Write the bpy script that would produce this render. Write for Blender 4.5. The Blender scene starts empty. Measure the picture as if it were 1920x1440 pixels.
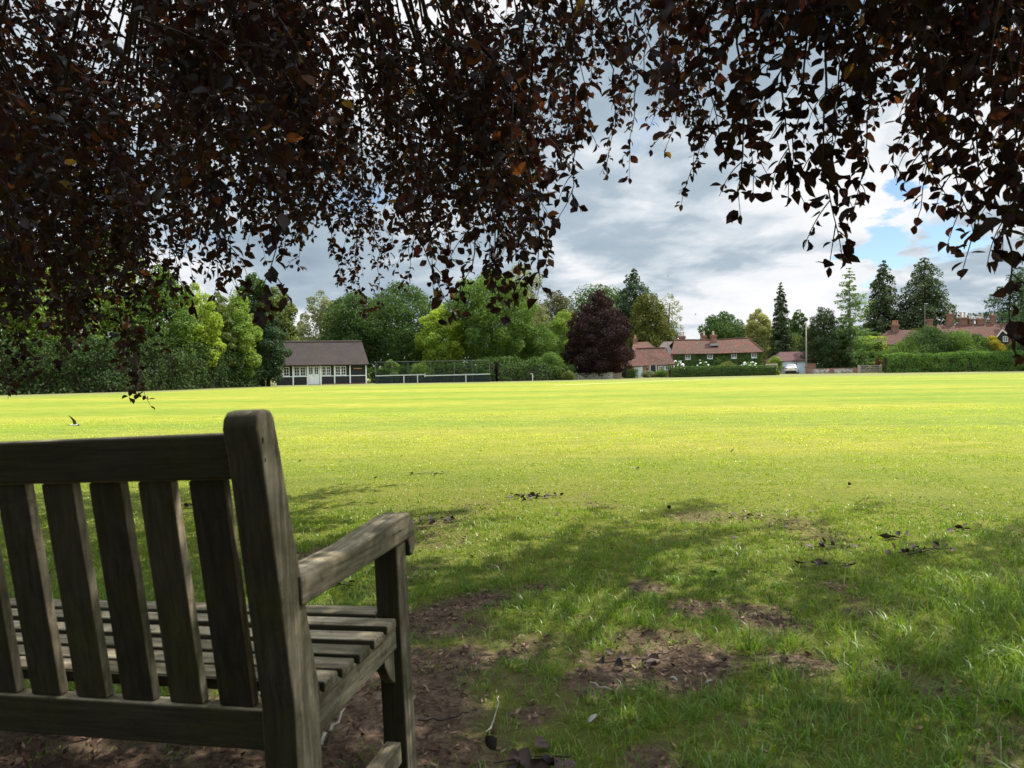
import bpy, math, random
import numpy as np
from mathutils import Vector, Matrix, Euler
rng = np.random.default_rng(11)
random.seed(5)
R = math.radians
SC = bpy.context.scene
COL = SC.collection
# ---------------------------------------------------------------- camera
F_PX, ROLL, HOR = 1331.0, R(0.9), 690.0
PITCH = math.atan((720 - HOR) / F_PX)
cam_d = bpy.data.cameras.new('camera'); cam = bpy.data.objects.new('camera', cam_d); COL.objects.link(cam)
cam_d.sensor_width = 36.0; cam_d.lens = 36.0 * F_PX / 1920
cam_d.clip_start = 0.05; cam_d.clip_end = 6000
cam.location = (0, 0, 1.0)
cam.matrix_world = Matrix.Translation((0, 0, 1.0)) @ Matrix.Rotation(R(90) - PITCH, 4, 'X') @ Matrix.Rotation(-ROLL, 4, 'Z')
cam_d.dof.use_dof = True; cam_d.dof.focus_distance = 9.0; cam_d.dof.aperture_fstop = 9.0
SC.camera = cam
# ---------------------------------------------------------------- light
SUN_EL = R(56); SUN_AZ_VEC = (0.86, 0.51)
to_sun = Vector((SUN_AZ_VEC[0] * math.cos(SUN_EL), SUN_AZ_VEC[1] * math.cos(SUN_EL), math.sin(SUN_EL)))
sl = bpy.data.lights.new('sun', 'SUN'); sl.energy = 4.0; sl.angle = R(0.53); sl.color = (1.0, 0.95, 0.86)
sun = bpy.data.objects.new('sun', sl); COL.objects.link(sun)
sun.rotation_euler = to_sun.to_track_quat('Z', 'Y').to_euler(); sun.location = (30, -20, 60)
SC.view_settings.view_transform = 'Standard'; SC.view_settings.look = 'None'
SC.view_settings.gamma = 1.0; SC.view_settings.exposure = 1.0
SC.cycles.max_bounces = 7; SC.cycles.transparent_max_bounces = 12
SC.cycles.use_denoising = True


def build_world():
    w = bpy.data.worlds.new('World'); SC.world = w; w.use_nodes = True
    nt = w.node_tree; nt.nodes.clear()
    N = lambda t: nt.nodes.new(t); Lk = nt.links.new
    out = N('ShaderNodeOutputWorld'); bg = N('ShaderNodeBackground'); Lk(bg.outputs[0], out.inputs[0])
    sky = N('ShaderNodeTexSky'); sky.sky_type = 'NISHITA'; sky.sun_disc = False
    sky.sun_elevation = SUN_EL; sky.sun_rotation = math.atan2(to_sun.x, to_sun.y)
    sky.air_density = 1.0; sky.dust_density = 0.0; sky.ozone_density = 3.0
    skm = N('ShaderNodeVectorMath'); skm.operation = 'SCALE'; skm.inputs['Scale'].default_value = 0.062
    Lk(sky.outputs[0], skm.inputs[0])
    tc = N('ShaderNodeTexCoord'); sep = N('ShaderNodeSeparateXYZ'); Lk(tc.outputs['Generated'], sep.inputs[0])

    def math_(op, a, b=None, clamp=False):
        n = N('ShaderNodeMath'); n.operation = op; n.use_clamp = clamp
        for k, v in enumerate((a, b)):
            if v is None: continue
            if isinstance(v, (int, float)): n.inputs[k].default_value = v
            else: Lk(v, n.inputs[k])
        return n.outputs[0]
    z = math_('ADD', math_('MAXIMUM', sep.outputs[2], 0.0), 0.24)
    u = math_('DIVIDE', sep.outputs[0], z); v = math_('DIVIDE', sep.outputs[1], z)
    cmb = N('ShaderNodeCombineXYZ'); Lk(u, cmb.inputs[0]); Lk(v, cmb.inputs[1])

    def noise(scale, detail, rough, off, dist=0.0):
        mp = N('ShaderNodeMapping'); mp.inputs['Location'].default_value = off
        Lk(cmb.outputs[0], mp.inputs[0])
        n = N('ShaderNodeTexNoise'); n.inputs['Scale'].default_value = scale; n.inputs['Detail'].default_value = detail
        n.inputs['Roughness'].default_value = rough; n.inputs['Distortion'].default_value = dist
        Lk(mp.outputs[0], n.inputs['Vector']); return n.outputs['Fac']
    body = noise(1.15, 10, 0.50, SKY_OFF[0], 0.35)      # big grey bellies against bright tops
    fine = noise(4.2, 9, 0.58, SKY_OFF[1], 0.3)
    gaps = noise(0.8, 7, 0.55, SKY_OFF[2], 0.2)
    s = math_('ADD', math_('MULTIPLY', body, 0.73), math_('MULTIPLY', fine, 0.27))
    rp = N('ShaderNodeValToRGB'); Lk(s, rp.inputs[0])
    e = rp.color_ramp.elements
    e[0].position = 0.375; e[0].color = (0.44, 0.44, 0.45, 1)
    e[1].position = 0.675; e[1].color = (0.130, 0.168, 0.205, 1)
    for p_, c_ in ((0.445, (0.395, 0.405, 0.42, 1)), (0.470, (0.320, 0.345, 0.37, 1)), (0.500, (0.265, 0.300, 0.33, 1)), (0.526, (0.205, 0.245, 0.282, 1)), (0.585, (0.170, 0.212, 0.252, 1))):
        k = rp.color_ramp.elements.new(p_); k.color = c_
    gm = N('ShaderNodeMapRange'); Lk(gaps, gm.inputs[0]); gm.inputs[1].default_value = 0.30; gm.inputs[2].default_value = 0.37
    # two or three breaks of blue low on the right, fixed directions in the sky
    cov = gm.outputs[0]
    for d, rad in BLUE_GAPS:
        dt = N('ShaderNodeVectorMath'); dt.operation = 'DISTANCE'
        Lk(tc.outputs['Generated'], dt.inputs[0]); dt.inputs[1].default_value = d
        wob = math_('ADD', dt.outputs['Value'], math_('MULTIPLY', math_('SUBTRACT', fine, 0.5), 0.17))
        m = N('ShaderNodeMapRange'); Lk(wob, m.inputs[0]); m.inputs[1].default_value = rad * 0.45; m.inputs[2].default_value = rad * 0.85
        cov = math_('MULTIPLY', cov, m.outputs[0])
    mix = N('ShaderNodeMixRGB'); Lk(cov, mix.inputs[0]); Lk(skm.outputs[0], mix.inputs[1]); Lk(rp.outputs[0], mix.inputs[2])
    zb = N('ShaderNodeMapRange'); Lk(sep.outputs[2], zb.inputs[0]); zb.inputs[1].default_value = 0.46; zb.inputs[2].default_value = 0.80; zb.inputs[3].default_value = 1.14; zb.inputs[4].default_value = 5.2  # unseen upper sky brightened to add fill light in the tree's shade
    vm = N('ShaderNodeVectorMath'); vm.operation = 'SCALE'; Lk(mix.outputs[0], vm.inputs[0]); Lk(zb.outputs[0], vm.inputs['Scale'])
    Lk(vm.outputs[0], bg.inputs[0]); bg.inputs[1].default_value = 1.0


SKY_OFF = [(0.3, 3.6, 0), (5.4, 7.2, 0), (9.3, 2.2, 0)]
BLUE_GAPS = [((0.5209, 0.8396, 0.1538), 0.038), ((0.4627, 0.8759, 0.1369), 0.036), ((0.4678, 0.8594, 0.2064), 0.026), ((0.4516, 0.8824, 0.1316), 0.02)]
build_world()

# ---------------------------------------------------------------- pixel helpers (1920 x 1440 photo)


def P(px, py, d):
    a0, b0 = px - 960, py - 720
    c, s = math.cos(ROLL), math.sin(ROLL)
    a = (a0 * c - b0 * s) / F_PX; b = (a0 * s + b0 * c) / F_PX
    cp, sp = math.cos(PITCH), math.sin(PITCH)
    fy = cp - b * sp; fz = -sp - b * cp
    return Vector((a * d / fy, d, 1.0 + fz * d / fy))


def vn(x, y, seed=0):
    xi = np.floor(x).astype(np.int64); yi = np.floor(y).astype(np.int64)
    fx = x - xi; fy = y - yi; fx = fx * fx * (3 - 2 * fx); fy = fy * fy * (3 - 2 * fy)

    def h(a, b):
        n = (a * 374761393 + b * 668265263 + seed * 974711) & 0x7fffffff
        n = ((n ^ (n >> 13)) * 1274126177) & 0x7fffffff
        return ((n ^ (n >> 16)) & 0xffff) / 65535.0
    return (h(xi, yi) * (1 - fx) + h(xi + 1, yi) * fx) * (1 - fy) + (h(xi, yi + 1) * (1 - fx) + h(xi + 1, yi + 1) * fx) * fy


def fbm(x, y, seed=0, o=4):
    t = 0; a = 0.5; n = 0
    for i in range(o):
        t = t + a * vn(x * 2 ** i, y * 2 ** i, seed + i); n += a; a *= 0.5
    return t / n


def gz(x, y):
    x = np.asarray(x, float); y = np.asarray(y, float)
    t = np.clip((y - 8) / 87.0, 0, 1); t = t * t * (3 - 2 * t) * 0.35 + t * 0.65
    near = np.clip(1 - np.hypot(x, y - 2) / 14.0, 0, 1)
    return -0.70 * t + near * 0.05 * (fbm(x * 1.1, y * 1.1, 3, 4) - 0.5)


def G(px, d):
    y = 720.0
    for _ in range(8):
        p = P(px, y, d); zz = float(gz(p.x, p.y)); y += (p.z - zz) * F_PX / d
    p = P(px, y, d); p.z = zz
    return p


def ground_at(px, py):
    lo, hi = 0.3, 400
    for _ in range(50):
        m = (lo + hi) / 2; p = P(px, py, m)
        if p.z > float(gz(p.x, p.y)): lo = m
        else: hi = m
    return P(px, py, lo)


# ---------------------------------------------------------------- object helpers


def tag(o, label=None, cat=None, group=None, kind=None):
    if label: o['label'] = label
    if cat: o['category'] = cat
    if group: o['group'] = group
    if kind: o['kind'] = kind
    return o


def thing(name, loc, label, cat, group=None):
    o = bpy.data.objects.new(name, None); COL.objects.link(o); o.location = loc; o.empty_display_size = 0.2
    return tag(o, label, cat, group)


def raw_mesh(name, V, polys, mat, smooth=False):
    """polys: list of (k, int array (n,k))"""
    me = bpy.data.meshes.new(name)
    V = np.asarray(V, np.float32)
    me.vertices.add(len(V)); me.vertices.foreach_set('co', V.ravel())
    idx = np.concatenate([f.ravel() for k, f in polys]).astype(np.int32)
    tot = np.concatenate([np.full(len(f), k, np.int32) for k, f in polys])
    st = np.concatenate([[0], np.cumsum(tot)[:-1]]).astype(np.int32)
    me.loops.add(len(idx)); me.loops.foreach_set('vertex_index', idx)
    me.polygons.add(len(tot)); me.polygons.foreach_set('loop_start', st); me.polygons.foreach_set('loop_total', tot)
    if smooth: me.polygons.foreach_set('use_smooth', np.ones(len(tot), bool))
    me.update(calc_edges=True); me.validate()
    if mat: me.materials.append(mat)
    return me


def link(name, me, parent=None, loc=None):
    o = bpy.data.objects.new(name, me); COL.objects.link(o)
    if parent: o.parent = parent
    if loc is not None: o.location = loc
    return o


class MB:
    def __init__(s): s.v = []; s.f = []

    def add(s, vs, fs):
        b = len(s.v); s.v += [tuple(p) for p in vs]; s.f += [tuple(i + b for i in f) for f in fs]; return s

    def box(s, x0, x1, y0, y1, z0, z1, M=None):
        vs = [Vector(p) for p in ((x0, y0, z0), (x1, y0, z0), (x1, y1, z0), (x0, y1, z0), (x0, y0, z1), (x1, y0, z1), (x1, y1, z1), (x0, y1, z1))]
        if M: vs = [M @ p for p in vs]
        return s.add(vs, [(0, 3, 2, 1), (4, 5, 6, 7), (0, 1, 5, 4), (1, 2, 6, 5), (2, 3, 7, 6), (3, 0, 4, 7)])

    def tube(s, pts, rad, n=8, cap=True):
        pts = [Vector(p) for p in pts]
        if not hasattr(rad, '__len__'): rad = [rad] * len(pts)
        rings = []; ref = Vector((0.31, 0.17, 0.93))
        for i, p in enumerate(pts):
            t = (pts[min(i + 1, len(pts) - 1)] - pts[max(i - 1, 0)]).normalized()
            a = t.cross(ref)
            if a.length < 0.05: a = t.cross(Vector((1, 0, 0)))
            a.normalize(); b = t.cross(a)
            rings.append([p + (a * math.cos(2 * math.pi * k / n) + b * math.sin(2 * math.pi * k / n)) * rad[i] for k in range(n)])
        vs = [q for r_ in rings for q in r_]; fs = []
        for i in range(len(pts) - 1):
            for k in range(n):
                fs.append((i * n + k, i * n + (k + 1) % n, (i + 1) * n + (k + 1) % n, (i + 1) * n + k))
        if cap: fs += [tuple(range(n - 1, -1, -1)), tuple((len(pts) - 1) * n + k for k in range(n))]
        return s.add(vs, fs)

    def lathe(s, c, prof, n=10):
        c = Vector(c); vs = []; fs = []
        for z, r_ in prof:
            vs += [c + Vector((r_ * math.cos(2 * math.pi * k / n), r_ * math.sin(2 * math.pi * k / n), z)) for k in range(n)]
        m = len(prof)
        for i in range(m - 1):
            for k in range(n): fs.append((i * n + k, i * n + (k + 1) % n, (i + 1) * n + (k + 1) % n, (i + 1) * n + k))
        fs += [tuple(range(n - 1, -1, -1)), tuple((m - 1) * n + k for k in range(n))]
        return s.add(vs, fs)

    def prism(s, poly, axis, a0, a1):
        """extrude a 2-D polygon along axis 0/1/2; poly holds the other two coordinates in order"""
        def mk(p, a):
            q = list(p); q.insert(axis, a); return Vector(q)
        n = len(poly); vs = [mk(p, a0) for p in poly] + [mk(p, a1) for p in poly]
        fs = [(k, (k + 1) % n, n + (k + 1) % n, n + k) for k in range(n)] + [tuple(range(n - 1, -1, -1)), tuple(range(n, 2 * n))]
        return s.add(vs, fs)

    def build(s, name, mat, parent=None, M=None, bevel=0, seg=2, smooth=False, loc=None):
        me = bpy.data.meshes.new(name)
        vs = s.v if M is None else [M @ Vector(p) for p in s.v]
        me.from_pydata(vs, [], s.f); me.update()
        import bmesh
        bm = bmesh.new(); bm.from_mesh(me); bmesh.ops.recalc_face_normals(bm, faces=bm.faces); bm.to_mesh(me); bm.free()
        if mat: me.materials.append(mat)
        o = link(name, me, parent, loc)
        if bevel:
            m = o.modifiers.new('bevel', 'BEVEL'); m.width = bevel; m.segments = seg; m.limit_method = 'ANGLE'; m.angle_limit = R(40)
        if smooth or bevel:
            me.polygons.foreach_set('use_smooth', [True] * len(me.polygons))
        if bevel:
            wn = o.modifiers.new('wn', 'WEIGHTED_NORMAL'); wn.keep_sharp = True
        return o


# ---------------------------------------------------------------- materials


class Mt:
    def __init__(s, name):
        s.m = bpy.data.materials.new(name); s.m.use_nodes = True; s.nt = s.m.node_tree
        s.b = s.nt.nodes['Principled BSDF']; s.o = s.nt.nodes['Material Output']

    def n(s, t, **kw):
        x = s.nt.nodes.new(t)
        for k, v in kw.items(): setattr(x, k, v)
        return x

    def l(s, a, b): s.nt.links.new(a, b)

    def coord(s, which='Object', scale=(1, 1, 1), rot=(0, 0, 0)):
        t = s.n('ShaderNodeTexCoord'); m = s.n('ShaderNodeMapping'); m.inputs['Scale'].default_value = scale; m.inputs['Rotation'].default_value = rot
        s.l(t.outputs[which], m.inputs[0]); return m.outputs[0]

    def noise(s, vec, scale, detail=5, rough=0.55, dist=0):
        x = s.n('ShaderNodeTexNoise'); s.l(vec, x.inputs['Vector']); x.inputs['Scale'].default_value = scale
        x.inputs['Detail'].default_value = detail; x.inputs['Roughness'].default_value = rough; x.inputs['Distortion'].default_value = dist
        return x.outputs['Fac']

    def ramp(s, fac, stops, interp='LINEAR'):
        x = s.n('ShaderNodeValToRGB'); s.l(fac, x.inputs[0]); cr = x.color_ramp; cr.interpolation = interp
        cr.elements[0].position, cr.elements[0].color = stops[0][0], (*stops[0][1], 1)
        cr.elements[1].position, cr.elements[1].color = stops[-1][0], (*stops[-1][1], 1)
        for p, c in stops[1:-1]: cr.elements.new(p).color = (*c, 1)
        return x.outputs[0]

    def mix(s, fac, a, b, mode='MIX'):
        x = s.n('ShaderNodeMixRGB', blend_type=mode)
        for i, v in enumerate((fac, a, b)):
            if isinstance(v, (int, float)): x.inputs[i].default_value = v
            elif isinstance(v, tuple): x.inputs[i].default_value = (*v, 1)
            else: s.l(v, x.inputs[i])
        return x.outputs[0]

    def bump(s, h, strength=0.4, dist=0.01):
        x = s.n('ShaderNodeBump'); x.inputs['Strength'].default_value = strength; x.inputs['Distance'].default_value = dist
        s.l(h, x.inputs['Height']); s.l(x.outputs[0], s.b.inputs['Normal']); return x

    def col(s, c):
        if isinstance(c, tuple): s.b.inputs['Base Color'].default_value = (*c, 1)
        else: s.l(c, s.b.inputs['Base Color'])
        return s

    def rough(s, r_, spec=0.3):
        s.b.inputs['Roughness'].default_value = r_; s.b.inputs['Specular IOR Level'].default_value = spec; return s


def plain(name, c, rough=0.7, spec=0.3, var=0.25, scale=3.0, metal=0):
    m = Mt(name); v = m.coord(); f = m.noise(v, scale, 6, 0.6)
    m.col(m.ramp(f, [(0.3, tuple(x * (1 - var) for x in c)), (0.7, tuple(min(1, x * (1 + var)) for x in c))])).rough(rough, spec)
    m.b.inputs['Metallic'].default_value = metal
    return m.m


def foliage(name, c, tr=0.35, hue=0.5, c2=None, transl=None, big=0.22):
    """leaf material: random tint per leaf, drifting tint over the crown, light passing through"""
    m = Mt(name); m.nt.nodes.remove(m.b)
    geo = m.n('ShaderNodeNewGeometry'); v = m.coord()
    c2 = c2 or (c[0] * 1.75, c[1] * 1.45, c[2] * 1.1)
    f = m.noise(v, big, 3, 0.6)
    base = m.ramp(f, [(0.36, c), (0.66, tuple(a * (1 - hue) + b * hue for a, b in zip(c, c2)))])
    rnd = m.ramp(geo.outputs['Random Per Island'], [(0.0, (0.62, 0.66, 0.6)), (0.6, (1.0, 1.0, 1.0)), (1.0, (1.5, 1.36, 1.15))])
    colr = m.mix(1.0, base, rnd, 'MULTIPLY')
    d = m.n('ShaderNodeBsdfDiffuse'); m.l(colr, d.inputs[0])
    t = m.n('ShaderNodeBsdfTranslucent')
    m.l(m.mix(1.0, colr, transl or (1.25, 1.2, 0.6), 'MULTIPLY'), t.inputs[0])
    mx = m.n('ShaderNodeMixShader'); mx.inputs[0].default_value = tr
    m.l(d.outputs[0], mx.inputs[1]); m.l(t.outputs[0], mx.inputs[2])
    g = m.n('ShaderNodeBsdfGlossy'); g.inputs['Roughness'].default_value = 0.6
    mx2 = m.n('ShaderNodeMixShader'); mx2.inputs[0].default_value = 0.012
    m.l(mx.outputs[0], mx2.inputs[1]); m.l(g.outputs[0], mx2.inputs[2]); m.l(mx2.outputs[0], m.o.inputs[0])
    return m.m


def bark(name, c):
    m = Mt(name); v = m.coord(scale=(1, 1, 0.25)); f = m.noise(v, 9, 8, 0.65)
    m.col(m.ramp(f, [(0.3, tuple(x * 0.5 for x in c)), (0.7, tuple(x * 1.4 for x in c))])).rough(0.9, 0.1)
    m.bump(f, 0.6, 0.03); return m.m


def tiles(name, a, b, c, lich=(0.30, 0.28, 0.20), row=0.14, lich_amt=0.70):
    """clay roof tiles: tint per tile, mossy patches, courses in the bump"""
    m = Mt(name); v = m.coord()
    t = m.n('ShaderNodeTexCoord')
    sep = m.n('ShaderNodeSeparateXYZ'); m.l(t.outputs['Object'], sep.inputs[0])
    cb = m.n('ShaderNodeCombineXYZ'); m.l(sep.outputs[0], cb.inputs[0]); m.l(sep.outputs[2], cb.inputs[1])
    br = m.n('ShaderNodeTexBrick'); m.l(cb.outputs[0], br.inputs['Vector']); br.inputs['Scale'].default_value = 1.0
    br.inputs['Brick Width'].default_value = 0.24; br.inputs['Row Height'].default_value = row
    br.inputs['Mortar Size'].default_value = 0.012; br.inputs['Mortar Smooth'].default_value = 0.3
    br.inputs['Color1'].default_value = (*a, 1); br.inputs['Color2'].default_value = (*b, 1); br.inputs['Mortar'].default_value = tuple(x * 0.45 for x in a) + (1,)
    n1 = m.noise(v, 0.7, 6, 0.65); n2 = m.noise(v, 3.2, 7, 0.7)
    k = m.mix(m.ramp(n1, [(0.42, (0, 0, 0)), (0.66, (1, 1, 1))]), br.outputs['Color'], c)
    k = m.mix(m.ramp(n2, [(lich_amt, (0, 0, 0)), (lich_amt + 0.05, (1, 1, 1))]), k, lich)
    m.col(k).rough(0.9, 0.15)
    m.bump(br.outputs['Fac'], 0.7, -0.04)
    return m.m


def brick(name, a=(0.27, 0.10, 0.062), b=(0.19, 0.075, 0.05), mort=(0.36, 0.31, 0.26)):
    m = Mt(name); t = m.n('ShaderNodeTexCoord')
    sep = m.n('ShaderNodeSeparateXYZ'); m.l(t.outputs['Object'], sep.inputs[0])
    ad = m.n('ShaderNodeMath', operation='ADD'); m.l(sep.outputs[0], ad.inputs[0]); m.l(sep.outputs[1], ad.inputs[1])
    cb = m.n('ShaderNodeCombineXYZ'); m.l(ad.outputs[0], cb.inputs[0]); m.l(sep.outputs[2], cb.inputs[1])
    br = m.n('ShaderNodeTexBrick'); m.l(cb.outputs[0], br.inputs['Vector']); br.inputs['Scale'].default_value = 1.0
    br.inputs['Brick Width'].default_value = 0.225; br.inputs['Row Height'].default_value = 0.075; br.inputs['Mortar Size'].default_value = 0.009
    br.inputs['Color1'].default_value = (*a, 1); br.inputs['Color2'].default_value = (*b, 1); br.inputs['Mortar'].default_value = (*mort, 1)
    n1 = m.noise(m.coord(), 1.1, 6, 0.65)
    m.col(m.mix(1.0, br.outputs['Color'], m.ramp(n1, [(0.3, (0.65, 0.62, 0.6)), (0.7, (1.2, 1.15, 1.1))]), 'MULTIPLY')).rough(0.9, 0.15)
    m.bump(br.outputs['Fac'], 0.5, -0.01); return m.m


def flint(name, pale, dark, thr=0.5, scale=9):
    m = Mt(name); v = m.coord(scale=(1, 1, 1.25))
    vo = m.n('ShaderNodeTexVoronoi'); m.l(v, vo.inputs['Vector']); vo.inputs['Scale'].default_value = scale
    sep = m.n('ShaderNodeSeparateColor'); m.l(vo.outputs['Color'], sep.inputs[0])
    stone = m.ramp(sep.outputs[0], [(0.0, dark), (thr, tuple((a + b) / 2 for a, b in zip(pale, dark))), (thr + 0.1, pale), (1.0, tuple(min(1, x * 1.15) for x in pale))])
    ed = m.n('ShaderNodeTexVoronoi', feature='DISTANCE_TO_EDGE'); m.l(v, ed.inputs['Vector']); ed.inputs['Scale'].default_value = scale
    k = m.mix(m.ramp(ed.outputs['Distance'], [(0.03, (1, 1, 1)), (0.10, (0, 0, 0))]), stone, (0.36, 0.31, 0.25))
    m.col(k).rough(0.8, 0.25); m.bump(ed.outputs['Distance'], 0.8, 0.04); return m.m


def oldwood(name, axis):
    """weathered grey teak with dark algae, pale lichen and shade painted on rear faces, grain along axis"""
    sc = [14, 14, 14]; sc[axis] = 0.9
    m = Mt(name); oi = m.n('ShaderNodeObjectInfo'); sh = m.n('ShaderNodeVectorMath', operation='SCALE'); sh.inputs[0].default_value = (13.0, 7.0, 19.0); m.l(oi.outputs['Random'], sh.inputs['Scale'])

    def shifted(vec):
        ad_ = m.n('ShaderNodeVectorMath', operation='ADD'); m.l(vec, ad_.inputs[0]); m.l(sh.outputs[0], ad_.inputs[1]); return ad_.outputs[0]
    v = shifted(m.coord(scale=tuple(sc))); g = m.noise(v, 6.0, 9, 0.7, 0.25)
    v2 = shifted(m.coord()); n2 = m.noise(v2, 7, 7, 0.65); n3 = m.noise(v2, 33, 6, 0.7); n4 = m.noise(v2, 19, 8, 0.75)
    grain = m.ramp(g, [(0.30, (0.095, 0.075, 0.050)), (0.45, (0.225, 0.188, 0.128)), (0.58, (0.37, 0.32, 0.225)), (0.72, (0.50, 0.445, 0.335))])
    k = m.mix(m.ramp(n2, [(0.40, (0, 0, 0)), (0.66, (0.75, 0.75, 0.75))]), grain, (0.042, 0.046, 0.020))
    k = m.mix(m.ramp(n4, [(0.56, (0, 0, 0)), (0.68, (0.6, 0.6, 0.6))]), k, (0.028, 0.023, 0.015))
    k = m.mix(m.ramp(n3, [(0.66, (0, 0, 0)), (0.72, (0.55, 0.55, 0.55))]), k, (0.25, 0.26, 0.19))
    # algae tint plus painted-in shade on every face that looks back towards the tree
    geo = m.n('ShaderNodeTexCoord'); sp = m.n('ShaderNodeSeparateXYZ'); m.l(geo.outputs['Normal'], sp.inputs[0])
    back_mix = m.n('ShaderNodeMapRange'); m.l(sp.outputs[1], back_mix.inputs[0]); back_mix.inputs[1].default_value = -0.35; back_mix.inputs[2].default_value = -0.85; back_mix.inputs[4].default_value = 0.93
    algae_shade = m.ramp(n2, [(0.32, (0.008, 0.0065, 0.0035)), (0.52, (0.016, 0.014, 0.0055)), (0.66, (0.026, 0.026, 0.007)), (0.78, (0.050, 0.047, 0.027))])
    algae_shade = m.mix(1.0, algae_shade, m.ramp(g, [(0.3, (0.6, 0.6, 0.6)), (0.7, (1.35, 1.3, 1.25))]), 'MULTIPLY')
    k = m.mix(back_mix.outputs[0], k, algae_shade)
    k = m.mix(1.0, k, m.ramp(oi.outputs['Random'], [(0, (0.72, 0.70, 0.68)), (0.5, (1.0, 0.98, 0.94)), (1, (1.22, 1.2, 1.16))]), 'MULTIPLY')
    ck = m.noise(shifted(m.coord(scale=tuple(x * 1.6 for x in sc))), 5.0, 4, 0.5, 0.1)
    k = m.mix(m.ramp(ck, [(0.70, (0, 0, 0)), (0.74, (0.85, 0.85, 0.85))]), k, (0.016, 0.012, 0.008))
    m.col(k).rough(0.86, 0.2)
    ad = m.n('ShaderNodeMath', operation='ADD'); m.l(g, ad.inputs[0]); m.l(n3, ad.inputs[1])
    m.bump(ad.outputs[0], 0.55, 0.004); return m.m


M = {}
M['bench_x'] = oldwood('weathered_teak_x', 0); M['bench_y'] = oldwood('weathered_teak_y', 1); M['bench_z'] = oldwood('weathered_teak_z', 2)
M['white'] = plain('white_paint', (0.72, 0.73, 0.72), 0.5, 0.4, 0.08, 2)
M['pale_door'] = plain('pale_grey_paint', (0.55, 0.61, 0.66), 0.5, 0.4, 0.06, 1.5)
M['tar'] = plain('black_weatherboard', (0.022, 0.021, 0.024), 0.6, 0.3, 0.35, 6)
M['glass_dark'] = plain('window_glass', (0.03, 0.035, 0.04), 0.08, 0.6, 0.2, 1)
M['sign_wood'] = plain('orange_board', (0.50, 0.27, 0.12), 0.6, 0.3, 0.15, 4)
M['tile_red'] = tiles('red_clay_tiles', (0.130, 0.052, 0.035), (0.072, 0.036, 0.029), (0.065, 0.043, 0.033), (0.17, 0.15, 0.105), 0.14, 0.60)
M['tile_dark'] = tiles('dark_clay_tiles', (0.052, 0.038, 0.036), (0.036, 0.030, 0.030), (0.050, 0.038, 0.032), (0.20, 0.165, 0.14), 0.14, 0.655)
M['tile_garage'] = tiles('plum_clay_tiles', (0.12, 0.052, 0.05), (0.075, 0.038, 0.04), (0.07, 0.046, 0.045))
M['tile_grey'] = tiles('grey_brown_tiles', (0.13, 0.095, 0.085), (0.10, 0.08, 0.075), (0.08, 0.07, 0.065))
M['brick'] = brick('red_brick'); M['brick_or'] = brick('orange_brick', (0.50, 0.15, 0.06), (0.42, 0.125, 0.06))
M['pot'] = plain('clay_pot', (0.42, 0.20, 0.12), 0.8, 0.2, 0.2, 5)
M['pot_pale'] = plain('buff_clay_pot', (0.50, 0.41, 0.32), 0.8, 0.2, 0.2, 5)
M['lead'] = plain('lead_flashing', (0.30, 0.30, 0.31), 0.6, 0.4, 0.2, 3)
M['flint_pale'] = flint('pale_flint', (0.62, 0.58, 0.52), (0.22, 0.20, 0.18), 0.28, 7)
M['flint_mix'] = flint('mixed_flint', (0.60, 0.56, 0.52), (0.10, 0.085, 0.08), 0.62, 5)
M['oak'] = plain('silvered_oak', (0.34, 0.30, 0.25), 0.85, 0.2, 0.3, 8)
M['pole'] = plain('grey_pole', (0.28, 0.255, 0.225), 0.85, 0.2, 0.25, 4)
M['steel'] = plain('grey_steel', (0.085, 0.09, 0.09), 0.5, 0.5, 0.15, 4)
M['net'] = None
M['car_white'] = plain('white_car_paint', (0.70, 0.71, 0.72), 0.25, 0.5, 0.02, 1)
M['car_dark'] = plain('dark_plastic', (0.02, 0.02, 0.022), 0.5, 0.4, 0.2, 5)
M['tyre'] = plain('rubber', (0.018, 0.018, 0.018), 0.85, 0.2, 0.2, 9)
M['rim'] = plain('alloy', (0.35, 0.36, 0.37), 0.35, 0.5, 0.1, 5, 0.6)
M['tail'] = plain('red_lens', (0.30, 0.015, 0.015), 0.2, 0.5, 0.1, 3)
M['plate'] = plain('yellow_plate', (0.65, 0.50, 0.06), 0.4, 0.4, 0.05, 3)
M['trunk'] = bark('brown_bark', (0.075, 0.06, 0.045)); M['beech_bark'] = bark('grey_beech_bark', (0.10, 0.095, 0.085))
M['larch_bark'] = bark('pale_bark', (0.22, 0.20, 0.17))
M['twig'] = plain('twig_bark', (0.035, 0.026, 0.022), 0.8, 0.2, 0.3, 20)
M['twig_pale'] = plain('dead_twig', (0.33, 0.30, 0.25), 0.85, 0.1, 0.3, 25)
FOL = dict(
    dark=((0.046, 0.089, 0.026), 0.38), mid=((0.084, 0.149, 0.035), 0.44), light=((0.142, 0.223, 0.046), 0.47), lime=((0.223, 0.317, 0.049), 0.50),
    yew=((0.035, 0.057, 0.023), 0.19), cypress=((0.049, 0.074, 0.032), 0.19), golden=((0.080, 0.095, 0.022), 0.31), olive=((0.097, 0.135, 0.041), 0.38),
    pale=((0.223, 0.250, 0.104), 0.44), larch=((0.115, 0.196, 0.072), 0.44), willow=((0.142, 0.169, 0.102), 0.44), holly=((0.038, 0.068, 0.035), 0.25),
    ivy=((0.081, 0.162, 0.035), 0.31), box=((0.101, 0.169, 0.041), 0.31), brown=((0.081, 0.089, 0.049), 0.38), spruce=((0.043, 0.076, 0.038), 0.19),
    gold=((0.284, 0.257, 0.032), 0.44), hedge=((0.054, 0.101, 0.026), 0.25))
for k, (c, t) in FOL.items(): M['f_' + k] = foliage('leaves_' + k, c, t)
M['f_shade'] = foliage('leaves_shade', (0.028, 0.054, 0.014), 0.25)
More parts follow.
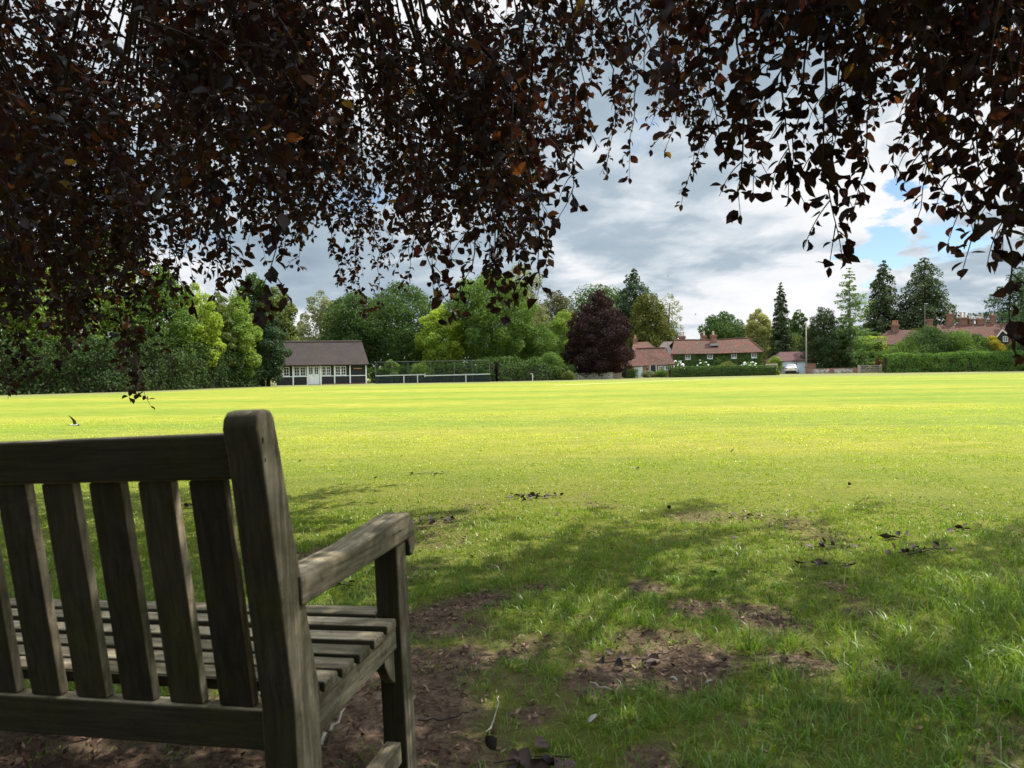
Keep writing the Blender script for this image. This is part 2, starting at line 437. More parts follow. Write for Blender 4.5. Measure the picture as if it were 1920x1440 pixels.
M['rail_white'] = plain('dull_white_paint', (0.46, 0.47, 0.46), 0.6, 0.3, 0.1, 2)
M['f_maple'] = foliage('leaves_copper_maple', (0.0235, 0.0120, 0.0125), 0.22, 0.6, (0.047, 0.024, 0.023), (1.3, 0.7, 0.7))
M['feather'] = plain('grey_white_feather', (0.36, 0.35, 0.33), 0.8, 0.2, 0.25, 60)
M['rose'] = plain('white_petals', (0.80, 0.79, 0.76), 0.6, 0.2, 0.05, 8)
M['f_pink'] = foliage('leaves_rusty', (0.16, 0.075, 0.05), 0.3)

# ---------------------------------------------------------------- ground
# worn bare patches under the tree: (px, py, radius in metres)
BARE = [(690, 1330, 0.42), (610, 1400, 0.45), (815, 1180, 0.27), (850, 1232, 0.24), (760, 1390, 0.28), (905, 1125, 0.22), (1235, 1245, 0.15), (1290, 1285, 0.09),
        (1190, 1195, 0.15), (1020, 1105, 0.12), (1210, 1105, 0.12), (1480, 1170, 0.20), (1420, 1160, 0.15), (1090, 1160, 0.14), (840, 1330, 0.2), (1110, 1275, 0.14),
        (1330, 1235, 0.12), (1500, 1240, 0.16), (1680, 1260, 0.15), (860, 1430, 0.18), (1000, 1340, 0.10), (1300, 1140, 0.14), (1560, 1100, 0.10), (930, 1065, 0.10),
        (430, 1400, 0.5), (200, 1400, 0.5), (1770, 1290, 0.12), (1230, 1430, 0.10), (960, 1230, 0.10), (1620, 1150, 0.14)]
BARE_W = [(ground_at(a, b), r) for a, b, r in BARE]


def soil_mask(x, y):
    x = np.asarray(x, float); y = np.asarray(y, float)
    wob = (fbm(x * 3.1, y * 3.1, 21, 4) - 0.5)
    best = np.full(x.shape, -1.0)
    for c, r in BARE_W:
        d = np.hypot(x - c.x, (y - c.y)) / (r * .76)
        best = np.maximum(best, 1.05 - d + wob * 2.2)
    under = 1.25 - np.hypot((x + 1.35) / 1.0, (y - 1.55) / 0.62) + wob
    best = np.maximum(best, under)
    behind = np.clip((1.2 - y) / 1.5, -1, 0.5) + wob * 1.3
    best = np.maximum(best, behind)
    wide = (fbm(x * 1.7, y * 1.7, 57, 5) - 0.585) * 5 * np.clip(1.25 - np.hypot(x - 0.3, y - 2.2) / 2.9, 0, 1)
    best = np.maximum(best, wide)
    return np.clip(best * 1.7 + 0.10, 0, 1)


def grade(lim0, lim1, h0, k):
    a = [0.0]; h = h0
    while a[-1] < lim1: a.append(a[-1] + h); h *= k
    b = [0.0]; h = h0
    while b[-1] > lim0: b.append(b[-1] - h); h *= k
    return np.array(sorted(set(b[1:] + a)))


gx = grade(-1500, 1500, 0.055, 1.035); gyv = grade(-60, 1800, 0.05, 1.028) + 2.2
X, Y = np.meshgrid(gx, gyv)
Z = gz(X, Y) + np.clip((np.hypot(X, Y) - 250) / 1500, 0, 1) * 2.0
Vg = np.stack([X, Y, Z], -1).reshape(-1, 3)
nx, ny = len(gx), len(gyv)
I = (np.arange(ny - 1)[:, None] * nx + np.arange(nx - 1)[None, :]).reshape(-1)
Fg = np.stack([I, I + 1, I + nx + 1, I + nx], 1)
mg = Mt('meadow')
at = mg.n('ShaderNodeAttribute'); at.attribute_name = 'soil'
geo = mg.n('ShaderNodeNewGeometry'); pos = geo.outputs['Position']


def mapv(scale, rot=(0, 0, 0)):
    q = mg.n('ShaderNodeMapping'); q.inputs['Scale'].default_value = scale; q.inputs['Rotation'].default_value = rot; mg.l(pos, q.inputs[0]); return q.outputs[0]


n_f = mg.noise(mapv((1, 1, 1)), 26, 8, 0.72)
n_m = mg.noise(mapv((1, 1, 1)), 1.3, 6, 0.65)
n_c = mg.noise(mapv((0.35, 1, 1)), 0.16, 5, 0.6)
st = mg.noise(mapv((0.012, 0.42, 1), (0, 0, R(4))), 1.0, 3, 0.5)
far_g = mg.ramp(n_f, [(0.30, (0.142, 0.162, 0.016)), (0.45, (0.198, 0.210, 0.024)), (0.58, (0.250, 0.250, 0.036)), (0.74, (0.37, 0.335, 0.085))])
far_g = mg.mix(1.0, far_g, mg.ramp(n_m, [(0.3, (0.80, 0.86, 0.85)), (0.7, (1.14, 1.08, 1.1))]), 'MULTIPLY')
far_g = mg.mix(1.0, far_g, mg.ramp(n_c, [(0.38, (0.70, 0.88, 0.8)), (0.55, (1.0, 1.0, 1.0)), (0.70, (1.15, 1.06, 1.4))]), 'MULTIPLY')
n_s = mg.noise(mapv((1.1, 3.2, 1)), 1.0, 6, 0.75)
far_g = mg.mix(1.0, far_g, mg.ramp(n_s, [(0.34, (0.76, 0.83, 0.72)), (0.50, (0.98, 0.98, 0.95)), (0.66, (1.14, 1.09, 1.30))]), 'MULTIPLY')
far_g = mg.mix(1.0, far_g, mg.ramp(st, [(0.42, (0.90, 0.96, 0.90)), (0.58, (1.05, 1.02, 1.06))]), 'MULTIPLY')
av = mg.n('ShaderNodeAttribute'); av.attribute_name = 'verge'
far_g = mg.mix(av.outputs['Fac'], far_g, mg.mix(n_m, (0.115, 0.130, 0.036), (0.185, 0.180, 0.075)))
so1 = mg.noise(mapv((1, 1, 1)), 9, 9, 0.72); so2 = mg.noise(mapv((1, 1, 1)), 55, 6, 0.7)
soil = mg.ramp(so1, [(0.3, (0.070, 0.048, 0.033)), (0.55, (0.155, 0.112, 0.078)), (0.75, (0.28, 0.21, 0.15))])
soil = mg.mix(1.0, soil, mg.ramp(so2, [(0.32, (0.45, 0.42, 0.40)), (0.6, (1.15, 1.12, 1.1))]), 'MULTIPLY')
an = mg.n('ShaderNodeAttribute'); an.attribute_name = 'thatch'
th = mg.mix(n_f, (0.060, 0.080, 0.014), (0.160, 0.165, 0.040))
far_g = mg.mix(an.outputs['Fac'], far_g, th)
mg.col(mg.mix(at.outputs['Fac'], far_g, soil)).rough(0.95, 0.08)
ad = mg.n('ShaderNodeMath', operation='ADD'); mg.l(n_f, ad.inputs[0]); mg.l(so2, ad.inputs[1])
mg.bump(ad.outputs[0], 0.7, 0.03)
meg = raw_mesh('meadow', Vg, [(4, Fg)], mg.m, True)
sv = soil_mask(X, Y); ndist = np.hypot(X, Y)
# under the near blades the ground is thatch and earth, fading to plain turf with distance
sv = np.where(ndist < 16, sv, 0)
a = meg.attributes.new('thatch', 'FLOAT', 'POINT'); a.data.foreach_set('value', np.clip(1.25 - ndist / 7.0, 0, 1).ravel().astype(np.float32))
a = meg.attributes.new('soil', 'FLOAT', 'POINT'); a.data.foreach_set('value', sv.ravel().astype(np.float32))
EDGE = np.array([(P(px, 700, 1).x, d) for px, d in ((-100, 45), (60, 48), (250, 54), (420, 68), (500, 76), (690, 83), (920, 83), (1075, 90), (1160, 92), (1300, 95), (1455, 99), (1660, 101), (1800, 101), (2100, 101))])
ratio = X / np.maximum(Y, 1)
edge_d = np.interp(ratio, EDGE[:, 0], EDGE[:, 1])
vg = np.clip((Y - edge_d * 0.845) / (edge_d * .07) + (fbm(X * 0.3, Y * 0.3, 77) - 0.5) * 0.9, 0, 1)
a = meg.attributes.new('verge', 'FLOAT', 'POINT'); a.data.foreach_set('value', vg.ravel().astype(np.float32))
tag(link('ground', meg), kind='structure')

# ---------------------------------------------------------------- grass blades (nobody could count them)


def grass_blades():
    out = []
    bands = [(0.9, 2.2, 6200, 12), (2.2, 3.4, 5600, 11), (3.4, 5.0, 4600, 10), (5.0, 7.5, 2600, 9), (7.5, 11, 1000, 8), (11, 17, 260, 6)]
    for d0, d1, dens, per in bands:
        hw = 0.80 * d1 + 0.5
        n_t = int(dens / per * (d1 - d0) * 2 * hw)
        x = rng.uniform(-hw, hw, n_t); y = rng.uniform(d0, d1, n_t)
        k = np.abs(x) < 0.80 * y + 0.45; x, y = x[k], y[k]
        s = soil_mask(x, y)
        tuft = fbm(x * 2.2, y * 2.2, 91, 4)
        keep = rng.random(len(x)) > np.clip(s * 1.05 - .06, 0, 0.93)
        x, y, tuft, s = x[keep], y[keep], tuft[keep], s[keep]
        x = np.repeat(x, per); y = np.repeat(y, per); tuft = np.repeat(tuft, per); s = np.repeat(s, per)
        n = len(x); sp = 0.030 + 0.012 * d0 / 3
        ang = rng.uniform(0, 2 * np.pi, n); rr = np.abs(rng.normal(0, 1, n)) * sp
        bx = x + rr * np.cos(ang); by = y + rr * np.sin(ang)
        rough_g = np.clip((5.6 - by) / 3.2, 0, 1)                     # rank under the tree, mown in the open
        right = np.clip((bx - 0.5) / 1.2, 0, 1) * np.clip((3.3 - by) / 1.3, 0, 1)
        h = (0.013 + 0.020 * rough_g + 0.034 * right) * (0.55 + 0.95 * tuft) * rng.uniform(0.55, 1.5, n)
        h *= np.where(rng.random(n) < 0.04, 1.5, 1.0) * (1 - 0.35 * s)
        h *= np.where(by > 7, 1.15, 1)
        w = (0.0009 + 0.00040 * np.minimum(by, 30)) * rng.uniform(0.7, 1.35, n)
        la = ang + rng.normal(0, 0.7, n); lean = h * np.clip(rng.normal(0.85, 0.50, n), 0, 2.2)
        lx, ly = np.cos(la) * lean, np.sin(la) * lean
        fa = rng.uniform(0, np.pi, n); wx, wy = np.cos(fa) * w, np.sin(fa) * w
        bz = gz(bx, by) - 0.004
        p = np.empty((n, 5, 3), np.float32)
        p[:, 0] = np.stack([bx - wx, by - wy, bz], 1); p[:, 1] = np.stack([bx + wx, by + wy, bz], 1)
        mx, my, mz = bx + lx * 0.36, by + ly * 0.36, bz + h * 0.62
        p[:, 2] = np.stack([mx + wx * 0.8, my + wy * 0.8, mz], 1); p[:, 3] = np.stack([mx - wx * 0.8, my - wy * 0.8, mz], 1)
        p[:, 4] = np.stack([bx + lx, by + ly, bz + h * (1 - 0.45 * np.minimum(lean / h, 2.2) / 2.2)], 1)
        out.append(p)
    V = np.concatenate(out); n = len(V); b = (np.arange(n) * 5)[:, None]
    q = b + np.array([[0, 1, 2, 3]]); t = b + np.array([[3, 2, 4]])
    m = Mt('grass_blades'); m.nt.nodes.remove(m.b)
    geo = m.n('ShaderNodeNewGeometry')
    mp = m.n('ShaderNodeMapping'); m.l(geo.outputs['Position'], mp.inputs[0])
    f = m.noise(mp.outputs[0], 0.9, 5, 0.6)
    sep = m.n('ShaderNodeSeparateXYZ'); m.l(geo.outputs['Position'], sep.inputs[0])
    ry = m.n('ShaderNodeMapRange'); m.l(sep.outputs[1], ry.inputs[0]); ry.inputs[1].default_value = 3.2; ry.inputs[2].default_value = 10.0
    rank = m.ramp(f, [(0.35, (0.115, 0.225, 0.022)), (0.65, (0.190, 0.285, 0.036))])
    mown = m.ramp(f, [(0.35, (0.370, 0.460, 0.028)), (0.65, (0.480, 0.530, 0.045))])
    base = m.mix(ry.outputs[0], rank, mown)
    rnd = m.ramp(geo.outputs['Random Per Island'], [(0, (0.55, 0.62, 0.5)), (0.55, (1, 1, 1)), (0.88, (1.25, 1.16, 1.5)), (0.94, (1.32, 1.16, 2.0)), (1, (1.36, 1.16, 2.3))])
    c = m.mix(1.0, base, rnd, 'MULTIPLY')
    d = m.n('ShaderNodeBsdfDiffuse'); m.l(c, d.inputs[0]); t_ = m.n('ShaderNodeBsdfTranslucent'); m.l(m.mix(1.0, c, (1.3, 1.25, 0.7), 'MULTIPLY'), t_.inputs[0])
    mx = m.n('ShaderNodeMixShader'); mx.inputs[0].default_value = 0.42; m.l(d.outputs[0], mx.inputs[1]); m.l(t_.outputs[0], mx.inputs[2])
    g = m.n('ShaderNodeBsdfGlossy'); g.inputs['Roughness'].default_value = 0.4
    m2 = m.n('ShaderNodeMixShader'); m2.inputs[0].default_value = 0.035; m.l(mx.outputs[0], m2.inputs[1]); m.l(g.outputs[0], m2.inputs[2]); m.l(m2.outputs[0], m.o.inputs[0])
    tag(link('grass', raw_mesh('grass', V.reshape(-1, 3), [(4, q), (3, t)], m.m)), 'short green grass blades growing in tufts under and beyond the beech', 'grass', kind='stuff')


grass_blades()


def leaf_quads(pos, nrm, size, aspect=0.6, droop=None):
    """one pointed leaf (rhombus) per row; droop pulls the leaf axis down"""
    n = len(pos)
    t = rng.normal(0, 1, (n, 3))
    if droop is not None: t[:, 2] -= droop
    t -= (t * nrm).sum(1, keepdims=True) * nrm; t /= np.linalg.norm(t, axis=1, keepdims=True) + 1e-9
    u = np.cross(nrm, t); s = size[:, None]
    V = np.stack([pos - t * s * 0.5, pos + u * s * aspect * 0.5, pos + t * s * 0.5, pos - u * s * aspect * 0.5], 1)
    return V


def unit(v): return v / (np.linalg.norm(v, axis=1, keepdims=True) + 1e-9)


def quads_mesh(name, V, mat):
    n = len(V); F = (np.arange(n) * 4)[:, None] + np.arange(4)[None]
    return raw_mesh(name, V.reshape(-1, 3), [(4, F)], mat)


def litter():
    n = 60000
    x = rng.uniform(-2.6, 3.2, n); y = rng.uniform(0.8, 5.2, n)
    k = rng.random(n) < soil_mask(x, y) * 0.8 + 0.03; x, y = x[k], y[k]; n = len(x)
    pos = np.stack([x, y, gz(x, y) + 0.004 + rng.random(n) * 0.006], 1)
    nr = unit(np.stack([rng.normal(0, .45, n), rng.normal(0, .45, n), np.ones(n)], 1))
    V = leaf_quads(pos, nr, rng.uniform(0.010, 0.034, n), 0.34)
    m = Mt('leaf_litter'); geo = m.n('ShaderNodeNewGeometry')
    m.col(m.ramp(geo.outputs['Random Per Island'], [(0, (0.030, 0.018, 0.013)), (0.5, (0.085, 0.046, 0.030)), (0.8, (0.17, 0.10, 0.065)), (1, (0.30, 0.22, 0.15))])).rough(0.8, 0.2)
    tag(link('leaf_litter', quads_mesh('leaf_litter', V, m.m)), 'brown crumbled leaf litter and husks covering the worn earth', 'leaf litter', kind='stuff')


litter()

# ---------------------------------------------------------------- bench


def bench():
    yaw, roll, pit = R(-13.18), R(-2.315), R(-0.55)
    T = thing('park_bench', (-0.366, 1.199, 0.0), 'weathered grey wooden slatted bench seen from behind under the copper beech', 'bench')
    T.rotation_euler = (Matrix.Rotation(yaw, 4, 'Z') @ Matrix.Rotation(roll, 4, 'Y') @ Matrix.Rotation(pit, 4, 'X')).to_euler()
    w, D, rk, zt, zr, zs, za = 0.0667, 0.471, 0.0664, 0.939, 0.901, 0.4257, 0.641
    L = 1.50
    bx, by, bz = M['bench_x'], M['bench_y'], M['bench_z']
    rake = lambda z: 0.0 if z < 0.42 else -rk * (z - 0.42) / (zt - 0.42)

    def post(x0, ext, pname):
        # raked rear post: rear face line, front face line, rounded head
        pr = [(0, -ext), (0, 0.42), (rake(0.86), 0.86), (rake(zt) - 0.001, zt - 0.03), (rake(zt) + 0.004, zt - 0.012), (rake(zt) + 0.014, zt - 0.002), (rake(zt) + 0.030, zt),
              (rake(zt) + 0.045, zt - 0.003), (rake(zt) + 0.054, zt - 0.014), (rake(zt) + 0.057, zt - 0.03), (rake(0.86) + 0.058, 0.86), (0.086, 0.44), (0.086, 0.30), (0.075, 0.2), (0.072, -ext)]
        return MB().prism(pr, 0, x0 - w, x0).build(pname, bz, T, bevel=0.007, seg=3)
    p = post(0, 0.03, 'back_post'); p2 = post(-L + w, 0.10, 'back_post')
    # old rust stains round two screw heads
    for z_, r_ in ((0.888, 0.007), (0.855, 0.0055)):
        MB().lathe((0, 0, 0), [(0, r_), (0.0015, r_ * 0.8)], 10).build('screw_head', plain('rusty_screw', (0.10, 0.035, 0.022), 0.9, 0.1, 0.3, 60), p,
                   Matrix.Translation((-0.003, rake(z_) + 0.008, z_)) @ Matrix.Rotation(R(62), 4, 'Z') @ Matrix.Rotation(R(90), 4, 'Y'))
    y_at = lambda z: rake(z) + 0.012

    def rail(z0, z1, th, nm):
        m = MB(); ya, yb = y_at(z0), y_at(z1)
        m.prism([(ya, z0), (ya + th, z0), (yb + th, z1), (yb, z1)], 0, -L + 2 * w - 0.002 - w, -w + 0.001)
        return m.build(nm, bx, T, bevel=0.006, seg=2)
    rail(zr - 0.079, zr, 0.036, 'top_rail')
    rail(0.335, 0.408, 0.036, 'bottom_rail')
    # back slats
    k = 0; x = -w - 0.027
    while x - 0.069 > -L + w:
        za_, zb_ = 0.409, zr - 0.0795
        ya, yb = y_at(za_) + 0.007, y_at(zb_) + 0.007
        j = random.uniform(-0.0015, 0.0015)
        MB().prism([(ya, za_), (ya + 0.021, za_), (yb + 0.021, zb_), (yb, zb_)], 0, x - 0.069 + j, x + j).build('back_slat', bz, T, bevel=0.004, seg=2)
        x -= 0.1035
    # seat: side rails, slats, front rail
    for xs in (-0.052, -L + 0.012):
        MB().prism([(0.087, 0.330), (D - 0.001, 0.345), (D - 0.001, 0.4035), (0.25, 0.395), (0.087, 0.4035)], 0, xs, xs + 0.042).build('side_rail', by, T, bevel=0.004)
    MB().box(-L + 0.055, -0.0535, D + 0.005, D + 0.035, 0.335, 0.400).build('front_rail', bx, T, bevel=0.004)
    for i in range(6):
        y1 = D - 0.010 - i * 0.0735; y0 = y1 - 0.055
        dz = -0.012 * math.sin(math.pi * min(1, (i + 0.6) / 5.5))
        if y0 < 0.08: y0 = 0.09
        e = random.uniform(-0.002, 0.002)
        MB().box(-L + 0.004, -0.003 + e, y0, y1, zs - 0.0215 + dz, zs + dz).build('seat_slat', bx, T, bevel=0.0045)
    MB().box(-L + 0.064, -0.064, D + 0.002, D + 0.062, zs - 0.0215, zs).build('seat_slat', bx, T, bevel=0.006)
    # front legs
    for x0, ext in ((0, 0.03), (-L + 0.0595, 0.10)):
        MB().prism([(D, -ext), (D + 0.062, -ext), (D + 0.062, za - 0.052), (D, za - 0.052)], 0, x0 - 0.0595, x0 + 0.0005).build('front_leg', bz, T, bevel=0.006)
        MB().prism([(D - 0.001, 0.344), (D - 0.06, 0.344), (D - 0.052, 0.318), (D - 0.03, 0.285), (D - 0.001, 0.262)], 0, x0 - 0.046, x0 - 0.018).build('corner_bracket', bz, T, bevel=0.004)
        MB().box(x0 - 0.050, x0 - 0.012, 0.073, D - 0.001, 0.075, 0.125).build('leg_stretcher', by, T, bevel=0.004)
        # arm: long board with a scrolled nose
        f = D + 0.062
        pr = [(rake(za) + 0.060, za - 0.056), (D - 0.02, za - 0.0525), (f + 0.004, za - 0.0515), (f + 0.009, za - 0.066), (f + 0.012, za - 0.086), (f + 0.020, za - 0.097), (f + 0.033, za - 0.096),
              (f + 0.044, za - 0.082), (f + 0.051, za - 0.056), (f + 0.051, za - 0.028), (f + 0.042, za - 0.002), (f + 0.024, za + 0.011), (f - 0.02, za + 0.014), (D - 0.06, za + 0.008),
              (D - 0.20, za - 0.002), (rake(za) + 0.060, za)]
        MB().prism(pr, 0, x0 - 0.064, x0 + 0.006).build('armrest', by, T, bevel=0.007, seg=3)
    return T


bench()

# ---------------------------------------------------------------- trees and shrubs
PROF = {   # (height fraction, radius fraction) of the crown
    'round': [(0.0, 0.45), (0.15, 0.80), (0.4, 1.0), (0.65, 0.92), (0.85, 0.62), (1.0, 0.15)],
    'bush': [(0.0, 0.85), (0.25, 1.0), (0.55, 0.92), (0.8, 0.65), (1.0, 0.2)],
    'egg': [(0.0, 0.80), (0.10, 0.97), (0.28, 1.0), (0.5, 0.90), (0.7, 0.68), (0.87, 0.44), (1.0, 0.15)],
    'tall': [(0.0, 0.70), (0.2, 0.95), (0.5, 1.0), (0.75, 0.72), (0.92, 0.40), (1.0, 0.10)],
    'spire': [(0.0, 0.85), (0.12, 1.0), (0.35, 0.86), (0.6, 0.56), (0.8, 0.30), (1.0, 0.03)],
    'cone': [(0.0, 0.95), (0.1, 1.0), (0.4, 0.74), (0.7, 0.40), (0.9, 0.14), (1.0, 0.02)],
    'dome': [(0.0, 0.9), (0.2, 1.0), (0.5, 0.85), (0.75, 0.62), (0.9, 0.42), (1.0, 0.22)],
}


DENS = 2.5


def crown(h0, h1, rad, prof, n, leaf, lobes=36, lobe_r=0.24, droop=0.3, sag=0.0, aspect=0.62, sx=1.0, clear=0.0):
    """leaf faces gathered on irregular clumps inside a profile of revolution; local origin at the trunk's foot"""
    pr = np.array(PROF[prof]); H = h1 - h0; pos = []; nrm = []
    n = int(n * DENS)
    hs = (np.arange(lobes) + rng.random(lobes)) / lobes
    cdf = np.cumsum(np.interp(np.linspace(0, 1, 200), pr[:, 0], pr[:, 1]) ** 1.3 + 0.05); cdf /= cdf[-1]
    hs = np.interp(hs, cdf, np.linspace(0, 1, 200)); wts = []; L = []
    for i, hf in enumerate(hs):
        pf = np.interp(hf, pr[:, 0], pr[:, 1])
        rr = pf * rad * rng.uniform(0.84, 1.10)
        lr = max(lobe_r * rad * rng.uniform(0.75, 1.35), 0.12 * rad) * (0.5 + 0.5 * pf)
        a = i * 2.39996 + rng.normal(0, 0.4); q = max(0.0, rr - lr * 0.85) * (1 if rng.random() < 0.75 else rng.uniform(0.3, 0.8))
        c = np.array([q * math.cos(a) * sx, q * math.sin(a) * sx, h0 + H * hf - lr * 0.6 * (hf > 0.85)])
        L.append((c, lr)); wts.append(lr ** 2)
    wts = np.array(wts) / sum(wts)
    for (c, lr), wt in zip(L, wts):
        m = max(12, int(n * 0.8 * wt)); d = unit(rng.normal(0, 1, (m, 3)) + np.array([c[0], c[1], 0.35 * rad]) / rad * 0.55)
        r = lr * (0.62 + 0.50 * rng.random(m) ** 0.8)
        p = c + d * r[:, None] * np.array([1.12, 1.12, 0.86 + sag])
        p[:, 2] -= sag * 0.35 * (d[:, 0] ** 2 + d[:, 1] ** 2) * lr
        pos.append(p); nrm.append(unit(d * 0.75 + rng.normal(0, 0.55, (m, 3)) + np.array([0, 0, 0.25])))
    m = int(n * 0.3); hf = np.interp(rng.random(m), cdf, np.linspace(0, 1, 200)); a = rng.uniform(0, 2 * np.pi, m)
    q = np.interp(hf, pr[:, 0], pr[:, 1]) * rad * np.sqrt(rng.uniform(0.05, 0.80, m)) * 0.95
    pos.append(np.stack([q * np.cos(a), q * np.sin(a), h0 + H * hf * 0.97], 1)); nrm.append(unit(rng.normal(0, 1, (m, 3)) + np.stack([np.cos(a), np.sin(a), 0.5 + 0 * a], 1) * 0.8))
    pos = np.concatenate(pos); nrm = np.concatenate(nrm)
    k = pos[:, 2] > clear; pos, nrm = pos[k], nrm[k]
    return leaf_quads(pos, nrm, 0.74 * leaf * rng.uniform(0.6, 1.45, len(pos)), aspect, droop)


def add_trunk(T, h, r, mat, top=None, limbs=5, rad=1.0, h_l=0.35):
    m = MB(); z0 = -0.25
    m.tube([(0, 0, z0), (0.02 * h, 0, h * 0.3), (-0.01 * h, 0.01 * h, h * 0.6), (0.01 * h, 0, top or h * 0.85)], [r * 1.25, r, r * 0.7, r * 0.2], 8)
    for k in range(limbs):
        a = k * 2.4 + random.random(); z = h * (h_l + 0.10 * k * 0.8); L = rad * random.uniform(0.55, 0.8)
        z = min(z, h * 0.75)
        m.tube([(0, 0, z), (math.cos(a) * L * 0.5, math.sin(a) * L * 0.5, z + L * 0.35), (math.cos(a) * L, math.sin(a) * L, z + L * 0.55)], [r * 0.45, r * 0.28, r * 0.08], 6)
    return m.build('trunk', mat, T, smooth=True)


def tree(name, label, px, d, top, hw, prof, fol, n, leaf, low=0.12, cat='tree', group=None, trunk='trunk', bottom=None, **kw):
    b = G(px, d); T = thing(name, b, label, cat, group)
    h = P(px, top, d).z - b.z; rad = hw * d / F_PX
    h0 = h * low
    V = crown(h0 + rad * 0.05, h, rad, prof, n, leaf, **kw)
    link('crown', quads_mesh('crown', V, M['f_' + fol]), T)
    if trunk: add_trunk(T, h, max(0.10, h * 0.022), M[trunk], rad=rad)
    return T


def conifer(name, label, px, d, top, hw, fol, n, leaf, shape=0.85, droop=0.25, tiers=26, per=9, low=0.03, cat='tree', trunk='trunk', fan=0.5, gaps=0.0, hangs=0.22, twigs=True, wide_top=0.0, jag=0.22):
    """whorls of boughs on a straight stem; leaf faces ride along every bough"""
    b = G(px, d); T = thing(name, b, label, cat)
    h = P(px, top, d).z - b.z; rad = hw * d / F_PX
    pos = []; nrm = []; mb = MB()
    n = int(n * 2.6); per = int(per * 1.35); tot = 0; boughs = []
    for i in range(tiers):
        f = low + (0.985 - low) * (i / (tiers - 1)) ** 0.92
        rr = rad * ((1 - f) ** shape * (1 - wide_top) + wide_top * (1 - f ** 4)) + 0.02 * rad
        k = max(4, int(per * (0.45 + 0.55 * (1 - f))))
        for j in range(k):
            if rng.random() < gaps: continue
            a = j * 2 * math.pi / k + i * 1.1 + rng.normal(0, 0.25); L = rr * (1 + rng.normal(0, jag))
            if L < 0.05: L = 0.05
            boughs.append((f * h, a, L)); tot += L ** 1.35
    for z, a, L in boughs:
        z = z + rng.normal(0, .016) * h * (1 if z < .9 * h else .3)
        m = max(8, int(n * L ** 1.35 / tot)); t = rng.random(m) ** 0.62
        ca, sa = math.cos(a), math.sin(a)
        lift = 0.10 * L
        zz = z + t * lift - droop * L * t ** 2 + 0.10 * L * np.maximum(t - 0.8, 0)
        side = rng.normal(0, 1, m) * fan * L * 0.30 * (1.05 - t * 0.75)
        x = ca * t * L - sa * side; y = sa * t * L + ca * side
        hang = np.abs(rng.normal(0, 1, m)) * hangs * min(L, 3.0)
        pos.append(np.stack([x, y, zz - hang], 1))
        nrm.append(unit(np.stack([ca * 0.5 + rng.normal(0, .5, m), sa * 0.5 + rng.normal(0, .5, m), 0.7 + rng.normal(0, .4, m)], 1)))
        if twigs: mb.tube([(0, 0, z), (ca * L * 0.5, sa * L * 0.5, z + 0.05 * L - droop * L * .25), (ca * L * 0.93, sa * L * 0.93, z + 0.09 * L - droop * L * .86)], [0.012 * h * 0.3 + 0.01, 0.02, 0.008], 4, False)
    pos = np.concatenate(pos); nrm = np.concatenate(nrm)
    pos[:, 2] = np.maximum(pos[:, 2], 0.03)
    V = leaf_quads(pos, nrm, 0.95 * leaf * rng.uniform(0.6, 1.5, len(pos)), 0.46, droop * 1.2)
    link('crown', quads_mesh('crown', V, M['f_' + fol]), T)
    r = max(0.10, h * 0.014)
    mb.tube([(0, 0, -0.25), (0, 0, h * 0.5), (0, 0, h * 0.97)], [r * 1.3, r * 0.7, 0.015], 8)
    mb.build('trunk', M[trunk], T, smooth=True)
    return T


